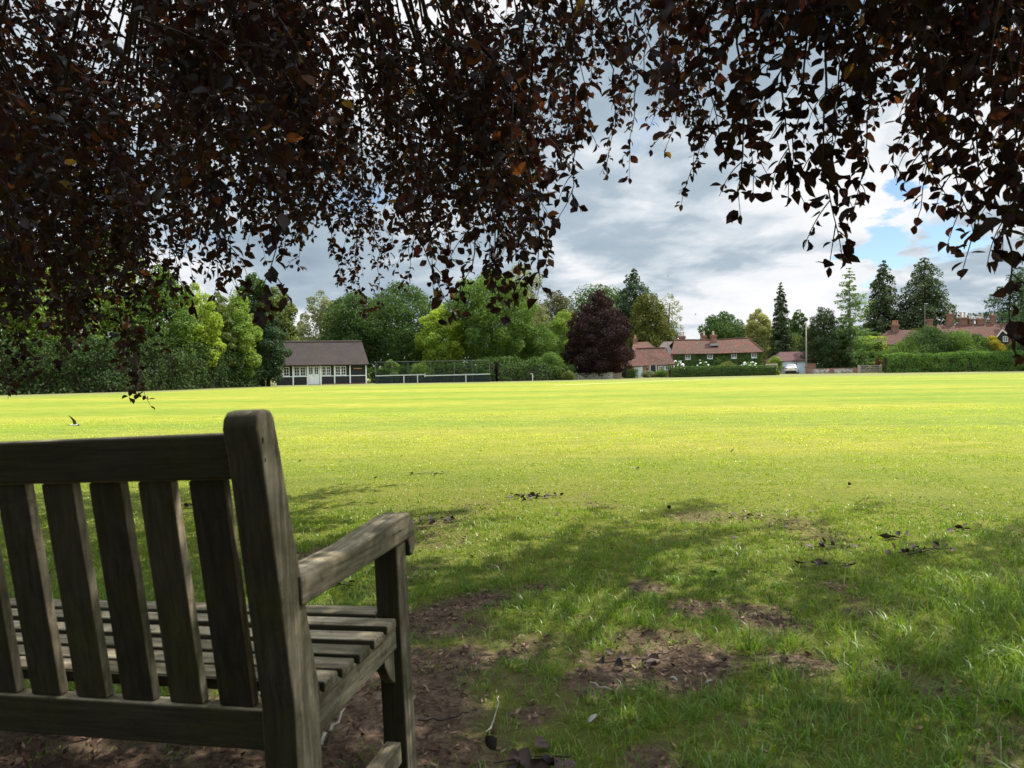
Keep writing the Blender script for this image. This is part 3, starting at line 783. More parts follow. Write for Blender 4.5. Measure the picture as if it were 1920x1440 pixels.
def hedge(name, label, path, height, width, fol, dens=120, leaf=0.16, cat='hedge', lumpy=0.12, rag=0.07, box=True, group=None, dz=0.0):
    """clipped or rough hedge along ground points: a leafy skin over a dark twiggy heart"""
    pts = [Vector(p) for p in path]; b = pts[0].copy()
    T = thing(name, b, label, cat, group)
    hs = height if hasattr(height, '__len__') else [height] * len(pts)
    pos = []; nrm = []; mb = MB()
    for (p, q), (h0, h1) in zip(zip(pts, pts[1:]), zip(hs, hs[1:])):
        ln = (q - p).length; t = (q - p).normalized(); nv = Vector((t.y, -t.x, 0))
        hm = (h0 + h1) / 2
        n = int(dens * ln * (hm * 1.3 + width))
        s = rng.random(n); hh = h0 + (h1 - h0) * s
        pk = rng.random(n); ptop = width / (width + 1.25 * hm + 1e-6)
        istop = pk < ptop; back = rng.random(n) < 0.12
        lum = (fbm(s * ln * 0.8 + p.x, np.where(istop, 5.0, 0) + rng.random(n) * 0.01, 7, 3) - 0.5) * lumpy * 2
        z = np.where(istop, hh * (1 + lum * 0.8), rng.random(n) ** 0.9 * hh * (1 + lum * 0.8))
        bul = (fbm(s * ln * 0.9 + p.x, z * 1.1, 9, 4) - 0.5) * lumpy * 3 * hm
        off = np.where(istop, rng.uniform(-0.5, 0.5, n) * width, np.where(back, -0.5, 0.5) * width + np.where(back, -1, 1) * bul)
        rnd = np.minimum(1, (hh - z) / (0.2 * hm + 1e-6)); off = off * (0.86 + 0.14 * np.clip(rnd, 0, 1))
        base = np.array(p)[None] + np.outer(s, np.array(q - p)); nn = np.array(nv)[None]
        pp = base + nn * off[:, None]; pp[:, 2] += z
        pp += rng.normal(0, rag, (n, 3)); pp[:, 2] = np.maximum(pp[:, 2], base[:, 2] + 0.02)
        nr = np.where(istop[:, None], np.array([[0, 0, 1.0]]), nn * np.where(back, -1, 1)[:, None])
        pos.append(pp); nrm.append(unit(nr + rng.normal(0, 0.55, (n, 3)) + np.array([0, 0, 0.2])))
        if box:
            w2 = width * 0.36; e = t * (-width * 0.02)
            A, B = p - b + (t * .35 if p is pts[0] else t * 0), q - b - (t * .35 if q is pts[-1] else t * 0)
            c = [A + nv * w2, A - nv * w2, B - nv * w2, B + nv * w2]
            vs = [x - Vector((0, 0, 0.15)) for x in c] + [c[0] + Vector((0, 0, h0 * 0.82)), c[1] + Vector((0, 0, h0 * 0.82)), c[2] + Vector((0, 0, h1 * 0.82)), c[3] + Vector((0, 0, h1 * 0.82))]
            mb.add(vs, [(0, 1, 2, 3), (4, 7, 6, 5), (0, 4, 5, 1), (1, 5, 6, 2), (2, 6, 7, 3), (3, 7, 4, 0)])
    pos = np.concatenate(pos) - np.array(b); nrm = np.concatenate(nrm)
    V = leaf_quads(pos, nrm, leaf * rng.uniform(0.6, 1.4, len(pos)), 0.6)
    link('leaves', quads_mesh('leaves', V, M['f_' + fol]), T)
    if box: mb.build('stems', M['twig'], T)
    return T


def bush(name, label, px, d, top, hw, fol, n, leaf, cat='shrub', group=None, prof='bush', flowers=0, **kw):
    b = G(px, d); T = thing(name, b, label, cat, group)
    h = max(0.3, P(px, top, d).z - b.z); rad = hw * d / F_PX
    kw.setdefault('lobes', 18); kw.setdefault('lobe_r', 0.36)
    V = crown(h * 0.12, h * 0.92, rad, prof, n, leaf, **kw); V[:, :, 2] = np.maximum(V[:, :, 2], 0.02)
    link('leaves', quads_mesh('leaves', V, M['f_' + fol]), T)
    m = MB()
    for k in range(5):
        a = k * 1.26; m.tube([(0.1 * rad * math.cos(a), 0.1 * rad * math.sin(a), -0.15), (0.5 * rad * math.cos(a), 0.5 * rad * math.sin(a), h * 0.6)], [0.04, 0.015], 5)
    m.build('stems', M['trunk'], T)
    if flowers:
        fm = MB()
        for k in range(flowers):
            a = random.uniform(0, 2 * math.pi); e = random.uniform(0.05, 0.98)
            rr = rad * (1 - e ** 3) ** 0.5 * 1.03
            c = Vector((rr * math.cos(a), rr * math.sin(a), h * (0.12 + e * 0.85))); s = random.uniform(0.09, 0.19)
            fm.lathe(c, [(-s * 0.5, s * 0.35), (-s * .1, s), (s * 0.35, s * 0.75), (s * 0.55, s * 0.2)], 6)
        fm.build('blooms', M['rose'], T)
    return T


# --- left: trees and rough hedge down the side of the field
hp = [G(-330, 44), G(-60, 47), G(100, 51), G(250, 55), G(380, 66), G(500, 76)]
hedge('rough_hedge', 'tall dark rough hedge under the trees along the left edge of the field', [p + Vector((-1.2, 1.2, 0)) for p in hp], [3.0, 3.4, 3.6, 3.9, 3.9, 3.2], 2.6, 'shade', 130, 0.21, lumpy=0.17, rag=0.16)
TR = tree
TR('field_maple', 'pale green bushy tree at the far left behind the hanging beech leaves', 20, 56, 440, 130, 'tall', 'light', 11000, 0.34, lobes=60, lobe_r=0.22)
TR('silver_birch', 'tallest pale yellow-green tree of the left row, seen through the beech leaves', 192, 62, 412, 92, 'tall', 'light', 9500, 0.32, lobes=60, lobe_r=0.2)
TR('hazel_tree', 'bright green tree of the left row just right of the tallest one', 305, 64, 492, 68, 'tall', 'mid', 8000, 0.30, lobes=46, lobe_r=0.24)
TR('field_maple', 'light yellow-green narrow tree in the middle of the left row', 370, 68, 528, 46, 'tall', 'lime', 6500, 0.28, lobes=40, lobe_r=0.26)
TR('field_maple', 'olive tinted narrow tree between two brighter ones in the left row', 412, 71, 542, 36, 'tall', 'olive', 5000, 0.28, lobes=36, lobe_r=0.26)
TR('hornbeam', 'bright narrow tree of the left row beside the dark holly', 447, 73, 538, 42, 'tall', 'light', 6000, 0.28, lobes=40, lobe_r=0.26)
TR('holly_tree', 'dark grey-green holly leaning over the left end of the pavilion roof', 503, 77, 582, 41, 'tall', 'holly', 8000, 0.26, low=0.1, lobes=40, lobe_r=0.26)
TR('oak_tree', 'dark oak top showing above the left row of trees', 480, 100, 505, 46, 'round', 'dark', 6500, 0.46, lobes=44)
TR('ash_tree', 'olive green tree behind the left end of the pavilion', 522, 96, 534, 44, 'round', 'olive', 7000, 0.40, lobes=44)
# --- behind the pavilion
TR('willow_tree', 'thin grey-green willow behind the pavilion with sky showing through', 604, 112, 543, 50, 'round', 'willow', 5200, 0.36, lobes=40, lobe_r=0.2)
TR('oak_tree', 'dark green oak directly behind the pavilion roof', 668, 103, 540, 72, 'round', 'dark', 8500, 0.40, lobes=54)
TR('holm_oak', 'broad dark evergreen oak right of the pavilion', 750, 101, 525, 92, 'round', 'dark', 11000, 0.40, low=0.05, lobes=70, lobe_r=0.2)
TR('lime_tree', 'bright lime green tree behind the wire netting', 828, 95, 566, 46, 'round', 'lime', 7500, 0.32, low=0.10, lobes=46, lobe_r=0.23)
TR('sycamore', 'large full green sycamore behind the right end of the wire netting', 922, 97, 503, 88, 'round', 'mid', 15000, 0.36, low=0.16, lobes=80, lobe_r=0.19)
TR('ash_tree', 'pale feathery ash rising behind the large sycamore', 975, 112, 487, 66, 'round', 'willow', 5000, 0.38, lobes=46, lobe_r=0.2)
TR('oak_tree', 'brownish dark oak behind the gap left of the copper maple', 1046, 118, 540, 52, 'round', 'brown', 6000, 0.42, lobes=44)
TR('hawthorn', 'shaggy mid green hawthorn between the sycamore and the copper maple', 1015, 99, 604, 46, 'bush', 'mid', 8000, 0.28, low=0.0, lobes=46, lobe_r=0.24)
TR('ash_tree', 'light green young ash touching the left side of the copper maple', 1060, 106, 576, 40, 'tall', 'light', 5500, 0.30, lobes=36, lobe_r=0.26)
TR('oak_tree', 'long dark green oak crown behind the top of the copper maple', 1128, 140, 530, 82, 'round', 'dark', 8000, 0.48, lobes=50)
conifer('spruce', 'dark pointed spruce standing highest behind the copper maple', 1190, 128, 503, 74, 'spruce', 14000, 0.50, 0.62, 0.30, 26, 10, jag=0.2)
TR('golden_cypress', 'broad olive-gold cypress right of the dark spruce', 1217, 122, 546, 58, 'dome', 'golden', 11000, 0.42, low=0.02, lobes=64, lobe_r=0.2, sag=0.5, droop=0.9)
TR('birch', 'thin wispy birch leaning out right of the golden cypress', 1256, 131, 545, 26, 'round', 'willow', 900, 0.34, low=0.3, lobes=24, lobe_r=0.26)
TR('copper_maple', 'dark purple copper maple standing alone behind the pale flint wall', 1124, 99, 541, 63, 'egg', 'maple', 17000, 0.30, low=0.045, lobes=95, lobe_r=0.19)
TR('oak_tree', 'distant dark oak behind the chimneys of the long cottage', 1357, 150, 582, 50, 'round', 'dark', 6500, 0.50, lobes=46)
TR('chestnut', 'pale flowering chestnut at the right end of the long cottage roof', 1422, 140, 576, 31, 'tall', 'pale', 5500, 0.42, lobes=40, lobe_r=0.24)
conifer('cypress', 'slim dark green cypress right of the long cottage', 1465, 126, 529, 27, 'cypress', 7500, 0.36, 0.62, 0.3, 34, 8, jag=0.14, fan=0.7)
TR('oak_tree', 'small far oak top between the slim cypress and the pole', 1498, 158, 577, 22, 'round', 'dark', 3000, 0.50)
TR('hazel_tree', 'olive shrubby tree behind the garage', 1490, 128, 622, 30, 'bush', 'olive', 4500, 0.34, low=0.0)
conifer('larch', 'feathery pale larch with bare horizontal top boughs behind the flint wall', 1594, 119, 500, 42, 'larch', 4200, 0.34, 0.62, 0.06, 30, 6, low=0.10, trunk='larch_bark', fan=0.35, gaps=0.12, jag=0.36, hangs=0.12)
TR('yew_tree', 'broad dark yew behind the brick and flint wall', 1547, 121, 575, 46, 'dome', 'yew', 11000, 0.30, low=0.0, lobes=70, lobe_r=0.2, droop=0.8)
TR('yew_tree', 'low dark yew behind the five-bar gate', 1622, 123, 640, 34, 'bush', 'hedge', 5000, 0.30, low=0.0)
conifer('cypress', 'dark ragged cypress, left of the two tall ones behind the right house', 1657, 142, 486, 58, 'cypress', 11000, 0.50, 0.66, 0.42, 30, 9, jag=0.2, fan=0.65, gaps=0.05)
conifer('cypress', 'tallest dark cypress with a blunt top behind the row of chimneys', 1734, 140, 481, 80, 'cypress', 14000, 0.50, 0.55, 0.42, 32, 10, jag=0.16, fan=0.7, wide_top=0.05)
conifer('cedar', 'spreading dark cedar behind the right end of the house roof', 1915, 134, 500, 78, 'spruce', 9000, 0.50, 0.45, 0.12, 18, 9, jag=0.25, fan=0.9, wide_top=0.25)
conifer('cedar', 'big cedar at the right edge of the photo reaching a flat bough into view', 1990, 112, 380, 92, 'spruce', 8000, 0.45, 0.35, 0.10, 16, 9, jag=0.2, fan=0.9, wide_top=0.4)
TR('apple_tree', 'light green small tree beside the left chimney of the right house', 1652, 130, 624, 26, 'bush', 'mid', 3000, 0.34, low=0.0)
# --- distant wood closing the gaps


def far_wood():
    pos = []; nrm = []
    xs = [(P(px, 700, d).x, d, px) for px, d in zip(np.linspace(-500, 2400, 150), 165 + 20 * np.sin(np.linspace(0, 9, 150)))]
    for x, d, px in xs:
        h = 9.0 + 3.5 * fbm(np.array([px / 60.0]), np.array([0.3]), 5)[0]
        if 1270 < px < 1330: h *= 0.62
        m = 330; v = unit(rng.normal(0, 1, (m, 3)))
        c = np.array([x, d, -0.7 + h * 0.45])
        pos.append(c + v * np.array([3.2, 3.2, h * 0.55]) * rng.uniform(0.7, 1.05, (m, 1))); nrm.append(unit(v + rng.normal(0, .5, (m, 3))))
    pos = np.concatenate(pos); V = leaf_quads(pos, np.concatenate(nrm), rng.uniform(0.6, 1.3, len(pos)), 0.7)
    tag(link('far_woodland', quads_mesh('far_woodland', V, M['f_dark'])), 'dark distant woodland closing the view behind the houses and trees', 'woodland', kind='stuff')


far_wood()
# --- undergrowth and shrubs between pavilion and maple
und = [G(690, 92), G(760, 93), G(850, 91), G(930, 90), G(1010, 92), G(1072, 95)]
hedge('bramble_bank', 'low tangled bramble bank behind the wire netting', und, [1.6, 2.1, 2.1, 2.8, 2.4, 1.5], 2.2, 'hedge', 70, 0.22, cat='undergrowth', lumpy=0.3, rag=0.18)
bush('elder_bush', 'rounded light green bush nearest the pavilion behind the wire netting', 733, 90, 669, 17, 'mid', 1800, 0.22)
bush('elder_bush', 'loose lime green bush in the middle behind the wire netting', 790, 90, 676, 22, 'light', 1800, 0.22)
bush('laurel_bush', 'dark bush under the sycamore at the right post of the wire netting', 905, 90, 680, 24, 'hedge', 1800, 0.22)
bush('laurel_bush', 'dark green bush behind the small white footpath post', 985, 93, 672, 28, 'dark', 2500, 0.22)
bush('hazel_bush', 'leafy green bush between the footpath post and the flint wall', 1035, 94, 655, 30, 'mid', 3500, 0.22)
bush('long_grass_clump', 'tuft of long dry grass at the left end of the pale flint wall', 1066, 92, 694, 13, 'olive', 900, 0.20, cat='grass clump')

# ---------------------------------------------------------------- buildings


def slab(mb, pts, th=0.14):
    pts = [Vector(p) for p in pts]
    n = (pts[1] - pts[0]).cross(pts[-1] - pts[0]).normalized()
    if n.z < 0: n = -n
    k = len(pts); vs = pts + [p - n * th for p in pts]
    return mb.add(vs, [tuple(range(k)), tuple(range(2 * k - 1, k - 1, -1))] + [(i, i + k, (i + 1) % k + k, (i + 1) % k) for i in range(k)])


def window(T, x0, x1, y, z0, z1, cols, rows, fr=0.07, bar=0.035, name='window', parent=None, sill=False, mat='white'):
    """frame with glazing bars facing -y; pane is its child"""
    m = MB()
    m.box(x0, x0 + fr, y - 0.05, y + 0.02, z0, z1).box(x1 - fr, x1, y - 0.05, y + 0.02, z0, z1)
    m.box(x0 + fr, x1 - fr, y - 0.049, y + 0.019, z0, z0 + fr).box(x0 + fr, x1 - fr, y - 0.049, y + 0.019, z1 - fr, z1)
    for i in range(1, cols):
        c = x0 + (x1 - x0) * i / cols; m.box(c - bar / 2, c + bar / 2, y - 0.043, y + 0.01, z0 + fr, z1 - fr)
    for i in range(1, rows):
        c = z0 + (z1 - z0) * i / rows; m.box(x0 + fr, x1 - fr, y - 0.041, y + 0.008, c - bar / 2, c + bar / 2)
    o = m.build(name, M[mat], parent or T)
    MB().box(x0 + fr * 0.5, x1 - fr * 0.5, y - 0.012, y + 0.004, z0 + fr * 0.5, z1 - fr * 0.5).build('pane', M['glass_dark'], o)
    return o


def chimney(T, o, px, top, bot, wpx, d, pots, mat='brick', parent=None, pot_h=0.75, potmat='pot_pale', depth=0.7):
    c = P(px, bot, d) - o; t = P(px, top, d) - o; w = wpx * d / F_PX / 2
    z0, z1 = c.z - 0.9, t.z; H = z1 - z0; dd = depth / 2
    m = MB(); m.box(c.x - w * 0.78, c.x + w * 0.78, c.y - dd * .8, c.y + dd * .8, z0, z1 - 0.42)
    m.box(c.x - w * 0.90, c.x + w * 0.90, c.y - dd * .9, c.y + dd * .9, z1 - 0.42, z1 - 0.29)
    m.box(c.x - w, c.x + w, c.y - dd, c.y + dd, z1 - 0.29, z1 - 0.14).box(c.x - w * .88, c.x + w * .88, c.y - dd * .88, c.y + dd * .88, z1 - 0.14, z1)
    ob = m.build('chimney', M[mat], parent or T)
    for i in range(pots):
        x = c.x + (i - (pots - 1) / 2) * min(0.62, 1.5 * w / max(1, pots))
        MB().lathe((x, c.y, z1 - 0.02), [(0, 0.20), (0.05, 0.17), (pot_h * 0.8, 0.135), (pot_h * 0.84, 0.17), (pot_h, 0.16)], 10).build('chimney_pot', M[potmat], ob)
    return ob


def pavilion():
    d = 85.0; o = P(516.3, 722.0, 84.0); e = P(688.2, 718.4, 86.7); L = (e - o).length; s = d / F_PX
    T = thing('cricket_pavilion', o, 'black and white timber pavilion with a long dark tiled roof at the field edge', 'pavilion')
    T.rotation_euler = (0, -math.asin((e.z - o.z) / L), math.atan2(e.y - o.y, e.x - o.x))
    X = lambda px: (px - 516.3) / (688.2 - 516.3) * L
    D = 6.0; eave = 2.33
    m = MB(); m.box(0.02, L - 0.02, 0.16, D, -0.4, eave + 0.1)
    wall = m.build('wall', M['tar'], T)
    posts = [517.3, 549.2, 575.6, 601, 626.5, 656, 686.8]
    for px in posts: MB().box(X(px) - 0.07, X(px) + 0.07, -0.07, 0.07, -0.4, eave).build('post', M['white'], T)
    # boarded panels and rail between the posts, below the windows
    for a, b in zip(posts, posts[1:]):
        xa, xb = X(a) + 0.072, X(b) - 0.072
        if a == 575.6: continue
        p = MB(); n = max(3, int((xb - xa) / 0.15)); w = (xb - xa) / n
        for i in range(n): p.box(xa + i * w + 0.006, xa + (i + 1) * w - 0.006, -0.02 + 0.006 * (i % 2), 0.03, -0.2, 0.915)
        p.build('boarding', M['tar'], T)
        MB().box(xa, xb, -0.06, 0.06, 0.915, 1.0).build('rail', M['white'], T)
    MB().box(-0.05, L + 0.05, -0.085, 0.085, eave, eave + 0.11).build('eaves_beam', M['white'], T)
    for a, b in ((519.8, 542.4), (550.8, 572.6), (602.6, 619.6), (628, 648.6)):
        xa, xb = X(a), X(b); c = (xa + xb) / 2
        window(T, xa, c - 0.015, 0.155, 1.01, 2.12, 2, 3); window(T, c + 0.015, xb, 0.155, 1.01, 2.12, 2, 3)
    xa, xb = X(577), X(597.6); c = (xa + xb) / 2
    for p0, p1 in ((xa, c - 0.01), (c + 0.01, xb)):
        m = MB(); m.box(p0, p1, 0.07, 0.12, -0.02, 1.12)
        n = 5
        for i in range(n): m.box(p0 + (p1 - p0) * i / n + 0.012, p0 + (p1 - p0) * (i + 1) / n - 0.012, 0.058, 0.0705, 0.1, 1.02)
        dr = m.build('door', M['white'], T)
        window(T, p0, p1, 0.10, 1.125, 2.13, 2, 3, fr=0.10, parent=dr)
        MB().lathe((p1 - 0.1 if p0 == xa else p0 + 0.1, 0.045, 1.0), [(-0.03, 0.02), (0, 0.035), (0.03, 0.02)], 8).build('handle', M['car_dark'], dr)
    MB().box(X(598.2), X(600), 0.08, 0.15, 0, 2.2).build('door_frame', M['white'], T)
    MB().box(X(663), X(679), 0.10, 0.155, 1.76, 1.87).build('notice_board', M['sign_wood'], T)
    MB().box(X(604), X(686), -0.25, -0.08, -0.3, 0.03).build('plinth', M['brick'], T)
    # roof: front and back slopes with raked ends
    Mi = (Matrix.Translation(o) @ T.rotation_euler.to_matrix().to_4x4()).inverted()

    def rl(px, py, ly):
        lo, hi = 80.0, 100.0
        for _ in range(40):
            mm = (lo + hi) / 2
            if (Mi @ P(px, py, mm)).y < ly: lo = mm
            else: hi = mm
        return Mi @ P(px, py, lo)

    zr = rl(640, 640.5, D / 2).z; xr = rl(678.3, 640, D / 2).x; xl = 0.5
    e0, ef, eb = eave - 0.02, -0.42, D + 0.4
    m = MB(); A, B = (-0.35, ef, e0), (L + 0.28, ef, e0); Cc, Dd = (xr, D / 2, zr), (xl, D / 2, zr)
    slab(m, [A, B, Cc, Dd]); slab(m, [(L + 0.28, eb, e0), (-0.35, eb, e0), Dd, Cc])
    slab(m, [B, (L + 0.28, eb, e0), Cc]); slab(m, [(-0.35, eb, e0), A, Dd])
    rf = m.build('roof', M['tile_dark'], T)
    rt = MB(); n = 34
    for i in range(n):
        x0 = xl + (xr - xl) * i / n; x1 = xl + (xr - xl) * (i + 1) / n - 0.02
        rt.tube([(x0, D / 2, zr + 0.03), (x1, D / 2, zr + 0.03 + 0.01 * (i % 2))], 0.12, 7)
    rt.build('ridge_tiles', M['tile_grey'], rf)
    return T


pavilion()


def net_mat(name, c, keep):
    m = Mt(name); tr = m.n('ShaderNodeBsdfTransparent'); mx = m.n('ShaderNodeMixShader'); mx.inputs[0].default_value = keep
    m.col(c).rough(0.9, 0.1); m.l(tr.outputs[0], mx.inputs[1]); m.l(m.b.outputs[0], mx.inputs[2]); m.l(mx.outputs[0], m.o.inputs[0]); return m.m


def netting():
    d = 87.0; o = G(705, d); T = thing('cricket_net', o, 'tall wire netting on thin grey posts right of the pavilion', 'netting')
    xs = [G(px, d) - o for px in (705, 735.5, 765.5, 808, 852, 885.5, 918)]
    H = lambda px: P(px, 679 - (px - 705) * 0.0175, d).z - o.z
    pts = []
    for px, q in zip((705, 735.5, 765.5, 808, 852, 885.5, 918), xs):
        h = H(px); pts.append(Vector((q.x, 0, h)))
        MB().tube([(q.x, 0, q.z - 0.2), (q.x, 0, h + 0.03)], 0.035, 8).build('post', M['steel'], T)
    MB().tube(pts, 0.022, 6).build('top_rail', M['steel'], T)
    m = MB(); k = len(pts); m.add(pts + [Vector((q.x, 0, q.z)) for q in xs], [(i, i + 1, i + 1 + k, i + k) for i in range(k - 1)])
    m.build('wire_mesh', net_mat('wire_mesh', (0.03, 0.035, 0.035), 0.16), T)
    d = 85.5; o = G(704, d); T = thing('rail_fence', o, 'low white topped rail with dark netting in front of the tall wire net', 'fence')
    for a, ya, b, yb in ((704, 704.7, 796.6, 702.2), (797.2, 704.4, 919, 701.2)):
        p, q = P(a, ya, d) - o, P(b, yb, d) - o
        w = MB(); w.prism([(-0.04, -0.06), (0.04, -0.06), (0.04, 0.06), (-0.04, 0.06)], 0, 0, 1)
        w.v = [tuple(p.lerp(q, v[0]) + Vector((0, v[1], v[2]))) for v in w.v]; w.build('rail', M['rail_white'], T)
        n = MB(); g0, g1 = G(a, d) - o, G(b, d) - o
        n.add([p + Vector((0, .02, -0.06)), q + Vector((0, .02, -0.06)), g1 + Vector((0, .02, 0)), g0 + Vector((0, .02, 0))], [(0, 1, 2, 3)])
        n.build('netting', net_mat('dark_netting', (0.022, 0.030, 0.034), 0.72), T)
    for px, y in ((757.3, 703.3), (783, 702.6), (796.8, 700.5), (873.5, 702.5)):
        p = P(px, y, d) - o; g = G(px, d) - o
        MB().box(p.x - 0.06, p.x + 0.06, -0.1, -0.041, (g.z - 0.2) if px != 796.8 else p.z - 0.4, p.z).build('post', M['rail_white'], T)


netting()


def footpath_post():
    d = 89; o = G(998.8, d); T = thing('marker_post', o, 'small white footpath marker post in front of the dark bushes', 'post')
    MB().box(-0.045, 0.045, -0.045, 0.045, -0.2, 0.98).build('post', M['white'], T, bevel=0.01)
    MB().box(-0.30, 0.06, -0.06, -0.046, 0.84, 0.98).build('sign_plate', M['oak'], T)


footpath_post()


def wall_run(name, label, px0, px1, d0, d1, t0, t1, mat, th=0.4, piers=(), cap=True):
    a, b = G(px0, d0), G(px1, d1); o = a.copy(); T = thing(name, o, label, 'wall')
    za, zb = P(px0, t0, d0).z - o.z, P(px1, t1, d1).z - o.z; q = b - o; n = 10
    m = MB()
    for i in range(n):
        u0, u1 = i / n, (i + 1) / n
        p0, p1 = q * u0, q * u1; h0, h1 = za + (zb - za) * u0, za + (zb - za) * u1
        vs = [p0 + Vector((0, 0, -.3 - p0.z)), p1 + Vector((0, 0, -.3 - p1.z)), p1 + Vector((0, th, -.3 - p1.z)), p0 + Vector((0, th, -.3 - p0.z)),
              Vector((p0.x, p0.y, h0)), Vector((p1.x, p1.y, h1)), Vector((p1.x, p1.y + th, h1)), Vector((p0.x, p0.y + th, h0))]
        fs = [(0, 1, 5, 4), (2, 3, 7, 6), (4, 5, 6, 7)]
        if i == 0: fs.append((0, 4, 7, 3))
        if i == n - 1: fs.append((1, 2, 6, 5))
        m.add(vs, fs)
    m.build('wall_body', M[mat], T)
    for u, wd in piers:
        p = q * u; h = za + (zb - za) * u
        MB().box(p.x - wd / 2, p.x + wd / 2, p.y - 0.04, p.y + th + 0.04, -0.3, h + 0.05).build('brick_pier', M['brick'], T)
    if cap:
        c = MB(); c.box(0, 1, -0.03, th + 0.03, 0.003, 0.09)
        c.v = [tuple(Vector((q.x * v[0], q.y * v[0] + v[1], za + (zb - za) * v[0] + v[2]))) for v in c.v]; c.build('coping', M['brick'], T)
    return T


wall_run('flint_wall', 'pale flint garden wall in front of the copper maple', 1074, 1150, 97, 97, 700, 697.6, 'flint_pale', 0.4, ((0.02, 0.35),), False)
wall_run('flint_wall', 'brick and flint garden wall between the pole and the five-bar gate', 1515, 1608, 116, 116, 692.2, 690.3, 'flint_mix', 0.4, ((0.03, 0.75), (0.48, 0.8), (0.965, 0.9)))
wall_run('brick_wall', 'short higher brick wall rising behind the grey pole', 1514, 1530, 117.5, 117.5, 682.5, 682.5, 'brick', 0.35, (), True)
wall_run('garden_wall', 'low pale brick wall between the long cottage and the garage', 1437, 1458, 118, 118, 682, 681.5, 'flint_pale', 0.35, (), True)


def picket_gate():
    o = G(1151.5, 97.5); e = G(1164.5, 97.5); T = thing('picket_gate', o, 'small brown picket gate between flint wall and square hedge', 'gate'); L = e.x - o.x
    for i in range(8):
        x = 0.06 + (L - 0.12) * i / 7
        MB().prism([(x - 0.04, 0.05), (x + 0.04, 0.05), (x + 0.04, 0.72), (x, 0.80), (x - 0.04, 0.72)], 1, -0.012, 0.012).build('picket', M['oak'], T)
    for z in (0.2, 0.6): MB().box(0, L, 0.014, 0.06, z, z + 0.07).build('rail', M['oak'], T)
    for x in (0, L): MB().box(x - 0.06, x + 0.06, -0.06, 0.013, -0.2, 0.9).build('gate_post', M['oak'], T)


picket_gate()


def skin(mb_or_none, a, b, ztop, zbot, y, n, leaf, holes=(), bulge=0.25):
    x = rng.uniform(a, b, n); z = zbot + (ztop - zbot) * rng.random(n)
    k = np.ones(n, bool)
    for x0, x1, z0, z1 in holes: k &= ~((x > x0) & (x < x1) & (z > z0) & (z < z1))
    x, z = x[k], z[k]; n = len(x)
    yy = y - bulge * fbm(x * 1.3, z * 1.3, 31, 4) + rng.normal(0, 0.05, n)
    nr = unit(np.stack([rng.normal(0, .5, n), -np.ones(n), rng.normal(0.3, .5, n)], 1))
    return leaf_quads(np.stack([x, yy, z], 1), nr, leaf * rng.uniform(.6, 1.4, n), 0.7, 0.4)


